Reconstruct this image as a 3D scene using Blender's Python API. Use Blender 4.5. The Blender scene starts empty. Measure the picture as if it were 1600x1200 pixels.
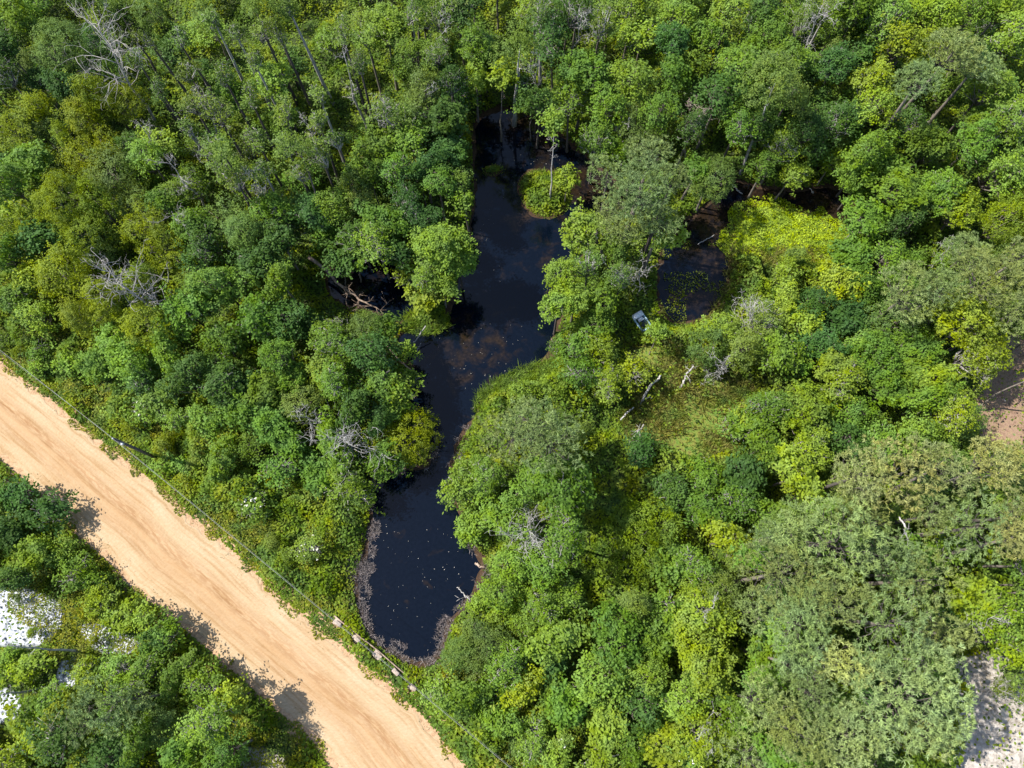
import bpy, math, random
import numpy as np
from mathutils import Vector

random.seed(7); rng = np.random.default_rng(7)
scene = bpy.context.scene
R = math.radians
# ------------------------------------------------------------------ camera
CAM_H = 75.0; TILT = R(18.0); FPX = 1110.0
cam = bpy.data.cameras.new('camera'); camo = bpy.data.objects.new('camera', cam)
scene.collection.objects.link(camo); scene.camera = camo
camo.location = (0, 0, CAM_H); camo.rotation_euler = (TILT, 0, 0)
cam.sensor_width = 36; cam.lens = 36 * FPX / 1600; cam.clip_end = 5000
# ------------------------------------------------------------------ sky and sun
SUN_EL = R(51); SUN_AZ = R(-13)          # SUN_AZ: the way the shadows run, from +x
w = bpy.data.worlds.new('World'); scene.world = w; w.use_nodes = True
nt = w.node_tree; bg = nt.nodes['Background']
sky = nt.nodes.new('ShaderNodeTexSky'); sky.sky_type = 'NISHITA'; sky.sun_disc = False
sky.sun_elevation = SUN_EL
sdir = Vector((-math.cos(SUN_AZ), -math.sin(SUN_AZ), 0))
sky.sun_rotation = math.atan2(sdir.x, sdir.y)
nt.links.new(sky.outputs[0], bg.inputs[0]); bg.inputs[1].default_value = 0.125
sl = bpy.data.lights.new('sun', 'SUN'); so = bpy.data.objects.new('sun', sl); scene.collection.objects.link(so)
sl.energy = 5.0; sl.angle = R(0.55); sl.color = (1.0, 0.95, 0.86)
ldir = Vector((math.cos(SUN_AZ) * math.cos(SUN_EL), math.sin(SUN_AZ) * math.cos(SUN_EL), -math.sin(SUN_EL)))
so.rotation_euler = ldir.to_track_quat('-Z', 'Y').to_euler()
scene.view_settings.view_transform = 'Standard'; scene.view_settings.look = 'None'
scene.view_settings.exposure = 0.97; scene.view_settings.gamma = 1.0

# ------------------------------------------------------------------ pixel <-> place
def at(px, py, z=0.0):
    dx = (px - 800) / FPX; dy = (600 - py) / FPX
    dz = -math.cos(TILT) + dy * math.sin(TILT); dyy = math.sin(TILT) + dy * math.cos(TILT)
    t = (CAM_H - z) / (-dz)
    return np.array([dx * t, dyy * t, z])
def proj(p):
    p = np.atleast_2d(p).astype(float); q = p - np.array([0, 0, CAM_H])
    dep = q[:, 1] * math.sin(TILT) - q[:, 2] * math.cos(TILT)
    up = q[:, 1] * math.cos(TILT) + q[:, 2] * math.sin(TILT)
    return np.stack([800 + FPX * q[:, 0] / dep, 600 - FPX * up / dep, dep], 1)

def poly_sd(pts, poly):
    """signed distance, positive inside"""
    pts = np.asarray(pts, float)[:, :2]; poly = np.asarray(poly, float)[:, :2]
    d = np.full(len(pts), 1e18); inside = np.zeros(len(pts), bool)
    for i in range(len(poly)):
        a = poly[i - 1]; b = poly[i]; ab = b - a
        t = np.clip(((pts - a) @ ab) / max(ab @ ab, 1e-9), 0, 1)
        d = np.minimum(d, ((pts - a - t[:, None] * ab) ** 2).sum(1))
        c = ((a[1] > pts[:, 1]) != (b[1] > pts[:, 1]))
        with np.errstate(divide='ignore', invalid='ignore'):
            xi = (b[0] - a[0]) * (pts[:, 1] - a[1]) / (b[1] - a[1]) + a[0]
        inside ^= c & (pts[:, 0] < xi)
    d = np.sqrt(d); return np.where(inside, d, -d)

# value noise for scatter and terrain
_perm = rng.random((256, 256))
def vnoise(x, y, s):
    x = np.asarray(x) / s + 1000; y = np.asarray(y) / s + 1000
    xi = np.floor(x).astype(int); yi = np.floor(y).astype(int); fx = x - xi; fy = y - yi
    fx = fx * fx * (3 - 2 * fx); fy = fy * fy * (3 - 2 * fy)
    g = lambda a, b: _perm[a % 256, b % 256]
    return (g(xi, yi) * (1 - fx) + g(xi + 1, yi) * fx) * (1 - fy) + (g(xi, yi + 1) * (1 - fx) + g(xi + 1, yi + 1) * fx) * fy

# ------------------------------------------------------------------ outlines read from the photograph (pixels of the ground)
ROAD_R = [(-420, 225), (-200, 405), (0, 570), (60, 615), (150, 688), (222, 745), (258, 772), (300, 815), (360, 865), (430, 933), (520, 1005), (600, 1072), (660, 1125), (725, 1205), (900, 1380)]
ROAD_L = [(-420, 350), (-200, 530), (0, 708), (60, 762), (120, 828), (170, 870), (210, 915), (260, 950), (300, 985), (340, 1020), (400, 1072), (440, 1108), (490, 1150), (530, 1205), (680, 1400)]
POND = [(742, 178), (800, 165), (850, 188), (880, 215), (905, 238), (940, 262), (968, 290), (960, 330), (935, 352), (918, 372), (905, 400), (885, 440), (880, 480),
        (865, 515), (856, 545), (852, 566), (820, 578), (790, 594), (748, 622), (736, 655), (707, 700), (697, 740), (706, 780), (720, 810), (737, 855), (754, 878), (745, 905), (731, 938),
        (706, 962), (694, 992), (682, 1032), (655, 1040), (622, 1022), (590, 1004), (570, 972), (558, 935), (556, 905), (570, 868), (578, 830), (584, 790), (560, 770), (600, 735), (660, 735), (676, 712),
        (676, 675), (655, 655), (640, 625), (640, 590), (640, 560), (620, 530), (640, 512), (690, 512), (700, 488), (712, 455), (730, 405), (735, 360), (745, 310), (742, 250)]
INLET = [(525, 470), (505, 430), (540, 395), (610, 385), (650, 410), (655, 450), (640, 500), (610, 500), (580, 480)]
POOL_R = [(1035, 385), (1065, 345), (1105, 335), (1140, 350), (1140, 400), (1135, 450), (1110, 492), (1065, 505), (1035, 490), (1030, 440)]
CHAN_R = [(1070, 352), (1110, 318), (1135, 278), (1190, 292), (1250, 298), (1325, 285), (1335, 360), (1300, 345), (1270, 328), (1220, 318), (1185, 310), (1150, 335), (1130, 372)]
BOGS = [(985, 560), (1010, 540), (1060, 548), (1075, 590), (1040, 610), (1000, 625), (985, 600)]
ISLE = [(812, 275), (832, 260), (862, 262), (886, 268), (896, 300), (892, 328), (864, 342), (838, 338), (818, 322), (808, 297)]
ISLET = [(752, 262), (765, 253), (785, 255), (790, 266), (772, 273), (756, 272)]
MARSH = [(1138, 375), (1150, 345), (1185, 318), (1230, 325), (1270, 335), (1305, 355), (1325, 372), (1318, 400), (1270, 412), (1215, 400), (1180, 405), (1145, 400)]
MIXED = [(1120, 400), (1180, 390), (1320, 395), (1330, 430), (1290, 470), (1210, 480), (1150, 520), (1100, 540), (1060, 520), (1110, 500), (1135, 450)]
LOGP = [(470, 390), (500, 388), (560, 430), (605, 475), (600, 500), (560, 485), (500, 440)]
BOATP = [(985, 485), (1015, 480), (1028, 520), (1005, 535), (985, 515)]
DARK = [(915, 700), (945, 655), (975, 650), (990, 700), (990, 760), (975, 800), (960, 860), (900, 900), (888, 860), (925, 800), (930, 740)]
CLEAR = [(1545, 530), (1600, 520), (1700, 540), (1700, 700), (1600, 700), (1545, 700), (1515, 660), (1530, 600)]
SAND_R = [(1478, 1035), (1540, 1022), (1620, 1040), (1700, 1100), (1700, 1260), (1500, 1260), (1480, 1130), (1500, 1080)]
SAND_L = [(-60, 925), (40, 920), (92, 940), (96, 975), (60, 1010), (-60, 1000)]
SAND_L2 = [(118, 975), (170, 978), (224, 1006), (208, 1024), (150, 1018)]
SAND_L3 = [(-60, 1070), (28, 1076), (32, 1128), (-60, 1124)]
SAND_L4 = [(92, 1034), (126, 1032), (150, 1048), (112, 1070), (92, 1064)]
_OLD = [(-40, 925), (40, 915), (95, 930), (150, 945), (185, 975), (225, 1005), (215, 1030), (160, 1060), (110, 1060), (60, 1115), (10, 1130), (-60, 1110)]
SAND_B = [(330, 1180), (400, 1170), (450, 1190), (440, 1260), (300, 1260)]
OPENR = [(985, 545), (1050, 540), (1090, 590), (1150, 600), (1175, 640), (1140, 700), (1090, 720), (1000, 690), (985, 640)]
GRASSB = [(745, 618), (790, 590), (830, 572), (880, 565), (890, 600), (850, 620), (790, 640), (750, 650)]
GRASSC = [(640, 490), (690, 486), (698, 508), (655, 518), (635, 508)]
G = lambda poly, z=0.0: np.array([at(x, y, z)[:2] for x, y in poly])
def smooth(poly, n=2):
    poly = np.array(poly, float)
    for _ in range(n):
        nx = np.roll(poly, -1, 0); poly = np.stack([poly * .75 + nx * .25, poly * .25 + nx * .75], 1).reshape(-1, 2)
    return poly
WATERS = [G(smooth(p)) for p in (POND, INLET, POOL_R, CHAN_R)]
ISLES = [G(smooth(p)) for p in (ISLE, ISLET, GRASSC)]
ROADP = np.concatenate([G(ROAD_R), G(ROAD_L)[::-1]])

def water_sd(p):
    s = np.max([poly_sd(p, q) for q in WATERS], 0)
    i = np.max([poly_sd(p, q) for q in ISLES], 0)
    return np.minimum(s, -i)
WATER_Z = -0.40
def ground_z(p):
    p = np.atleast_2d(p); s = water_sd(p); s = s + (vnoise(p[:, 0], p[:, 1], 1.1) - .5) * .7 + (vnoise(p[:, 0], p[:, 1], .45) - .5) * .3
    rd = -poly_sd(p, ROADP)                      # distance from the road
    hum = (vnoise(p[:, 0], p[:, 1], 3.1) - .4) * .5 * np.clip((rd - 1.0) / 4, 0, 1)
    z = np.where(s > -1.2, np.clip(-0.40 - s * .33, -1.6, 0), 0) + np.where(s < -1.2, hum * np.clip((-s - 1.2) / 2, 0, 1), 0)
    return z

# ------------------------------------------------------------------ object helpers
C = scene.collection
def tagp(o, label=None, cat=None, group=None, kind=None):
    if label: o['label'] = label
    if cat: o['category'] = cat
    if group: o['group'] = group
    if kind: o['kind'] = kind
    return o
def mesh_np(name, V, F, mat=None, attr=None, smooth_=False):
    V = np.asarray(V, np.float32); F = np.asarray(F, np.int32); k = F.shape[1]
    me = bpy.data.meshes.new(name); me.vertices.add(len(V)); me.vertices.foreach_set('co', V.ravel())
    me.loops.add(F.size); me.polygons.add(len(F)); me.loops.foreach_set('vertex_index', F.ravel())
    me.polygons.foreach_set('loop_start', np.arange(len(F), dtype=np.int32) * k)
    if smooth_: me.polygons.foreach_set('use_smooth', np.ones(len(F), bool))
    me.update(calc_edges=True)
    if attr is not None:
        a = me.attributes.new('v', 'FLOAT', 'POINT'); a.data.foreach_set('value', np.asarray(attr, np.float32))
    if mat: me.materials.append(mat)
    return me
def link(name, me, parent=None, loc=(0, 0, 0)):
    o = bpy.data.objects.new(name, me); C.objects.link(o); o.location = loc
    if parent: o.parent = parent
    return o
def tube(pts, rad, n=6):
    pts = np.asarray(pts, float); V = []; F = []
    for i, p in enumerate(pts):
        d = pts[min(i + 1, len(pts) - 1)] - pts[max(i - 1, 0)]; d = d / (np.linalg.norm(d) + 1e-9)
        a = np.cross(d, [0, 0, 1] if abs(d[2]) < .9 else [1, 0, 0]); a /= np.linalg.norm(a); b = np.cross(d, a)
        for k in range(n):
            t = 2 * math.pi * k / n; V.append(p + rad[i] * (math.cos(t) * a + math.sin(t) * b))
    for i in range(len(pts) - 1):
        for k in range(n):
            F.append((i * n + k, i * n + (k + 1) % n, (i + 1) * n + (k + 1) % n, (i + 1) * n + k))
    if n == 4 or n == 6:
        b0 = 0; e0 = (len(pts) - 1) * n
        if n == 6: F += [(0, 3, 2, 1), (0, 5, 4, 3), (e0, e0 + 1, e0 + 2, e0 + 3), (e0, e0 + 3, e0 + 4, e0 + 5)]
        else: F += [(3, 2, 1, 0), (e0, e0 + 1, e0 + 2, e0 + 3)]
    return np.array(V), np.array(F)
class MB:
    def __init__(s): s.V = []; s.F = []; s.A = []; s.n = 0
    def add(s, V, F, a=None):
        if len(V) == 0: return
        s.V.append(V); s.F.append(np.asarray(F) + s.n); s.n += len(V)
        s.A.append(np.full(len(V), .5) if a is None else a)
    def tube(s, p, r, n=6): s.add(*tube(p, r, n))
    def box(s, c, size, rot=0.0, jit=0):
        x, y, z = size; v = np.array([(i, j, k) for i in (-.5, .5) for j in (-.5, .5) for k in (-.5, .5)]) * np.array([x, y, z])
        if jit: v = v + rng.normal(0, jit, v.shape)
        ca, sa = math.cos(rot), math.sin(rot); v = np.stack([v[:, 0] * ca - v[:, 1] * sa, v[:, 0] * sa + v[:, 1] * ca, v[:, 2]], 1) + np.array(c)
        s.add(v, [(0, 1, 3, 2), (4, 6, 7, 5), (0, 4, 5, 1), (2, 3, 7, 6), (0, 2, 6, 4), (1, 5, 7, 3)])
    def mesh(s, name, mat, smooth_=False): return mesh_np(name, np.concatenate(s.V), np.concatenate(s.F), mat, np.concatenate(s.A), smooth_)
def norm(a): return a / (np.linalg.norm(a, axis=1, keepdims=True) + 1e-9)
def leaves(P, N, L, W, val=None, fold=0.0):
    """rhombic leaves, one quad each"""
    n = len(P); r = norm(rng.normal(size=(n, 3))); N = norm(N)
    t = norm(np.cross(N, r)); b = np.cross(N, t)
    L = np.broadcast_to(np.asarray(L, float), (n,))[:, None]; W = np.broadcast_to(np.asarray(W, float), (n,))[:, None]
    V = np.stack([P + t * L / 2 - N * fold * L, P + b * W / 2, P - t * L / 2 - N * fold * L, P - b * W / 2], 1).reshape(-1, 3)
    F = np.arange(4 * n).reshape(n, 4); val = rng.random(n) if val is None else val
    return V, F, np.repeat(val, 4)
def blades(P, D, L, W, val=None):
    """thin pointed blades as narrow quads from P along D"""
    n = len(P); D = norm(D); r = norm(rng.normal(size=(n, 3))); b = norm(np.cross(D, r))
    L = np.broadcast_to(np.asarray(L, float), (n,))[:, None]; W = np.broadcast_to(np.asarray(W, float), (n,))[:, None]
    V = np.stack([P - b * W * .35, P + b * W * .35, P + D * L * .6 + b * W / 2, P + D * L], 1).reshape(-1, 3)
    F = np.arange(4 * n).reshape(n, 4); val = rng.random(n) if val is None else val
    return V, F, np.repeat(val, 4)

# ------------------------------------------------------------------ materials
def newmat(name):
    m = bpy.data.materials.new(name); m.use_nodes = True; n = m.node_tree
    for x in list(n.nodes): n.nodes.remove(x)
    out = n.nodes.new('ShaderNodeOutputMaterial'); return m, n, out
def N_(n, t, **kw):
    x = n.nodes.new(t)
    for k, v in kw.items(): setattr(x, k, v)
    return x
def ramp(n, fac, stops):
    r = n.nodes.new('ShaderNodeValToRGB'); e = r.color_ramp.elements
    while len(e) < len(stops): e.new(.5)
    for i, (p, c) in enumerate(stops): e[i].position = p; e[i].color = (*c, 1) if len(c) == 3 else c
    if fac is not None: n.links.new(fac, r.inputs[0])
    return r
def foliage(name, base=None, trans=.36, rough=.6, noise=1.6, vlo=.72, vhi=1.32, patch=None):
    m, n, out = newmat(name)
    if base is None: col = N_(n, 'ShaderNodeObjectInfo').outputs['Color']
    else:
        c = N_(n, 'ShaderNodeRGB'); c.outputs[0].default_value = (*base, 1); col = c.outputs[0]
    at_ = N_(n, 'ShaderNodeAttribute', attribute_name='v')
    mr = N_(n, 'ShaderNodeMapRange'); n.links.new(at_.outputs['Fac'], mr.inputs[0]); mr.inputs[3].default_value = vlo; mr.inputs[4].default_value = vhi
    geo = N_(n, 'ShaderNodeNewGeometry'); no = N_(n, 'ShaderNodeTexNoise'); no.inputs['Scale'].default_value = 1 / noise; no.inputs['Detail'].default_value = 3
    n.links.new(geo.outputs['Position'], no.inputs['Vector'])
    if patch:   # stands of different plants: colour by place
        pn = N_(n, 'ShaderNodeTexNoise'); pn.inputs['Scale'].default_value = .42; pn.inputs['Detail'].default_value = 4; n.links.new(geo.outputs['Position'], pn.inputs['Vector'])
        col = ramp(n, pn.outputs['Fac'], patch).outputs[0]
    hs = N_(n, 'ShaderNodeHueSaturation'); n.links.new(col, hs.inputs['Color']); n.links.new(mr.outputs[0], hs.inputs['Value'])
    mh = N_(n, 'ShaderNodeMapRange'); n.links.new(no.outputs['Fac'], mh.inputs[0]); mh.inputs[1].default_value = .3; mh.inputs[2].default_value = .7
    mh.inputs[3].default_value = .489; mh.inputs[4].default_value = .514; n.links.new(mh.outputs[0], hs.inputs['Hue'])
    m2 = N_(n, 'ShaderNodeMapRange'); n.links.new(no.outputs['Fac'], m2.inputs[0]); m2.inputs[1].default_value = .3; m2.inputs[2].default_value = .7
    m2.inputs[3].default_value = 1.12; m2.inputs[4].default_value = .9; n.links.new(m2.outputs[0], hs.inputs['Saturation'])
    p = N_(n, 'ShaderNodeBsdfPrincipled'); n.links.new(hs.outputs[0], p.inputs['Base Color']); p.inputs['Roughness'].default_value = rough
    p.inputs['Specular IOR Level'].default_value = .14
    tr = N_(n, 'ShaderNodeBsdfTranslucent'); h2 = N_(n, 'ShaderNodeHueSaturation'); h2.inputs['Hue'].default_value = .485; h2.inputs['Value'].default_value = 1.5; h2.inputs['Saturation'].default_value = 1.1
    n.links.new(hs.outputs[0], h2.inputs['Color']); n.links.new(h2.outputs[0], tr.inputs[0])
    mx = N_(n, 'ShaderNodeMixShader'); mx.inputs[0].default_value = trans
    n.links.new(p.outputs[0], mx.inputs[1]); n.links.new(tr.outputs[0], mx.inputs[2]); n.links.new(mx.outputs[0], out.inputs[0])
    return m
def simple(name, stops, scale=3.0, rough=.85, detail=5, bump=0.0, coord='Object', stretch=(1, 1, 1), spec=.3):
    m, n, out = newmat(name); tc = N_(n, 'ShaderNodeTexCoord'); mp = N_(n, 'ShaderNodeMapping'); mp.inputs['Scale'].default_value = stretch
    n.links.new(tc.outputs[coord], mp.inputs[0]); no = N_(n, 'ShaderNodeTexNoise'); no.inputs['Scale'].default_value = scale; no.inputs['Detail'].default_value = detail
    n.links.new(mp.outputs[0], no.inputs['Vector']); r = ramp(n, no.outputs['Fac'], stops)
    p = N_(n, 'ShaderNodeBsdfPrincipled'); n.links.new(r.outputs[0], p.inputs['Base Color']); p.inputs['Roughness'].default_value = rough; p.inputs['Specular IOR Level'].default_value = spec
    if bump:
        b = N_(n, 'ShaderNodeBump'); b.inputs['Strength'].default_value = bump; b.inputs['Distance'].default_value = .05
        n.links.new(no.outputs['Fac'], b.inputs['Height']); n.links.new(b.outputs[0], p.inputs['Normal'])
    n.links.new(p.outputs[0], out.inputs[0]); return m
M_LEAF = foliage('leaf'); M_NEEDLE = foliage('needle', trans=.18, rough=.5, vlo=.6, vhi=1.35)
M_BARK = simple('bark', [(.3, (.10, .085, .07)), (.7, (.24, .21, .18))], 4, stretch=(3, 3, .4), bump=.4)
M_DARKBARK = simple('dark_bark', [(.3, (.045, .04, .038)), (.7, (.12, .10, .09))], 4, stretch=(3, 3, .4), bump=.4)
M_PALE = simple('weathered_wood', [(.3, (.20, .19, .18)), (.7, (.46, .445, .43))], 3, stretch=(2, 2, .6), bump=.3)
M_TWIG = simple('grey_twig', [(.3, (.22, .20, .19)), (.7, (.42, .40, .38))], 3)
M_BROWNTWIG = simple('brown_twig', [(.3, (.14, .11, .09)), (.7, (.33, .27, .23))], 3)
M_LOG = simple('log_bark', [(.3, (.16, .11, .08)), (.7, (.40, .31, .24))], 2.5, stretch=(1, 1, 1), bump=.4)
M_CONC = simple('concrete', [(.3, (.20, .155, .12)), (.7, (.40, .33, .27))], 5, bump=.4)
M_POLE = simple('pole_wood', [(.3, (.05, .045, .05)), (.7, (.13, .115, .11))], 3, stretch=(6, 6, .5))
M_WIRE = simple('aluminium_wire', [(.3, (.2, .2, .2)), (.7, (.3, .3, .3))], 3, rough=.5)
M_METAL = simple('grey_metal', [(.3, (.3, .31, .33)), (.7, (.5, .51, .53))], 3, rough=.45)

# ------------------------------------------------------------------ ground
def axis(lo, hi, step, far):
    mid = np.arange(lo, hi + step, step); g = []; x = step * 1.6; p = hi
    while p < far: p += x; g.append(p); x *= 1.35
    return np.concatenate([lo - (np.array(g) - hi)[::-1], mid, g])
X = axis(-75, 75, .5, 1500); Y = axis(-25, 100, .5, 1500)
gx, gy = np.meshgrid(X, Y, indexing='xy'); P2 = np.stack([gx.ravel(), gy.ravel()], 1)
near = (np.abs(P2[:, 0]) < 90) & (P2[:, 1] > -40) & (P2[:, 1] < 120)
Z = np.zeros(len(P2)); Z[near] = ground_z(P2[near])
nx, ny = len(X), len(Y); idx = np.arange(nx * ny).reshape(ny, nx)
WS = np.full(len(P2), -99.); WS[near] = water_sd(P2[near]); RS = np.full(len(P2), -99.); RS[near] = poly_sd(P2[near], ROADP)
_x0 = int(np.searchsorted(X, -75)); _y0 = int(np.searchsorted(Y, -25)); _W = int(round(150 / .5)) + 1; _H = int(round(125 / .5)) + 1
def grid(A):
    A = A.reshape(ny_, nx_)[_y0:_y0 + _H, _x0:_x0 + _W]
    def f(p):
        p = np.atleast_2d(p); u = np.clip((p[:, 0] + 75) / .5, 0, _W - 1.001); v = np.clip((p[:, 1] + 25) / .5, 0, _H - 1.001); i = u.astype(int); j = v.astype(int); a = u - i; b = v - j
        return (A[j, i] * (1 - a) + A[j, i + 1] * a) * (1 - b) + (A[j + 1, i] * (1 - a) + A[j + 1, i + 1] * a) * b
    return f
nx_, ny_ = len(X), len(Y); gz_ = grid(Z); ws_ = grid(WS); rs_ = grid(RS)
Fg = np.stack([idx[:-1, :-1], idx[:-1, 1:], idx[1:, 1:], idx[1:, :-1]], -1).reshape(-1, 4)
def soft(poly, w=1.2): 
    o = np.zeros(len(P2)); s = poly_sd(P2[near], G(smooth(poly))); o[near] = np.clip(s / w + .5, 0, 1); return o
def ground_mat():
    m, n, out = newmat('ground'); geo = N_(n, 'ShaderNodeNewGeometry')
    def noise(s, d=6):
        x = N_(n, 'ShaderNodeTexNoise'); x.inputs['Scale'].default_value = s; x.inputs['Detail'].default_value = d; x.inputs['Roughness'].default_value = .65
        n.links.new(geo.outputs['Position'], x.inputs['Vector']); return x.outputs['Fac']
    n1 = noise(.5); n2 = noise(2.2)
    base = ramp(n, n2, [(.32, (.022, .020, .012)), (.48, (.035, .05, .014)), (.62, (.055, .085, .02)), (.75, (.09, .075, .045))])
    col = base.outputs[0]
    def layer(attr, stops, nz):
        nonlocal col
        a = N_(n, 'ShaderNodeAttribute', attribute_name=attr); ad = N_(n, 'ShaderNodeMath', operation='ADD'); su = N_(n, 'ShaderNodeMath', operation='SUBTRACT')
        n.links.new(a.outputs['Fac'], ad.inputs[0]); n.links.new(n1, ad.inputs[1]); n.links.new(ad.outputs[0], su.inputs[0]); su.inputs[1].default_value = .72
        mr = N_(n, 'ShaderNodeMapRange'); n.links.new(su.outputs[0], mr.inputs[0]); mr.inputs[1].default_value = 0; mr.inputs[2].default_value = .25
        r = ramp(n, nz, stops); mx = N_(n, 'ShaderNodeMix', data_type='RGBA'); n.links.new(mr.outputs[0], mx.inputs[0]); n.links.new(col, mx.inputs[6]); n.links.new(r.outputs[0], mx.inputs[7]); col = mx.outputs[2]
    layer('clear', [(.3, (.14, .085, .055)), (.5, (.25, .165, .12)), (.7, (.20, .17, .07))], n2)
    layer('sand', [(.3, (.15, .125, .10)), (.45, (.32, .285, .25)), (.7, (.52, .48, .43))], n2)
    layer('white', [(.36, (.10, .11, .13)), (.47, (.36, .38, .43)), (.6, (.58, .60, .65))], n2)
    layer('marsh', [(.3, (.06, .09, .015)), (.5, (.12, .17, .02)), (.7, (.17, .21, .03))], n2)
    layer('algae', [(.3, (.09, .08, .03)), (.45, (.16, .17, .035)), (.6, (.10, .17, .03)), (.75, (.05, .09, .02))], n2)
    layer('edge', [(.3, (.22, .13, .07)), (.5, (.38, .25, .15)), (.7, (.45, .32, .20))], n2)
    layer('mud', [(.3, (.025, .018, .012)), (.5, (.05, .03, .018)), (.7, (.08, .055, .03))], n2)
    p = N_(n, 'ShaderNodeBsdfPrincipled'); n.links.new(col, p.inputs['Base Color']); p.inputs['Roughness'].default_value = .95; p.inputs['Specular IOR Level'].default_value = .15
    b = N_(n, 'ShaderNodeBump'); b.inputs['Strength'].default_value = .7; b.inputs['Distance'].default_value = .15; n.links.new(noise(5), b.inputs['Height']); n.links.new(b.outputs[0], p.inputs['Normal'])
    n.links.new(p.outputs[0], out.inputs[0]); return m
me = mesh_np('ground', np.column_stack([P2, Z]), Fg, ground_mat(), smooth_=True)
rsd = RS; wsd = WS
layers = {'clear': soft(CLEAR, 2), 'sand': np.maximum(soft(SAND_R, 2), soft(SAND_B, 1.5)), 'white': np.max([soft(q, 1.2) for q in (SAND_L, SAND_L2, SAND_L3, SAND_L4)], 0), 'marsh': soft(MARSH, 2), 'algae': soft(OPENR, 2),
          'edge': np.clip((rsd + .7 + 1.6 * vnoise(P2[:, 0], P2[:, 1], 2.3)) / .9, 0, 1), 'mud': np.clip((wsd + .9) / .5, 0, 1)}
for k, v in layers.items():
    a = me.attributes.new(k, 'FLOAT', 'POINT'); a.data.foreach_set('value', v.astype(np.float32))
tagp(link('ground', me), kind='structure')

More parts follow.
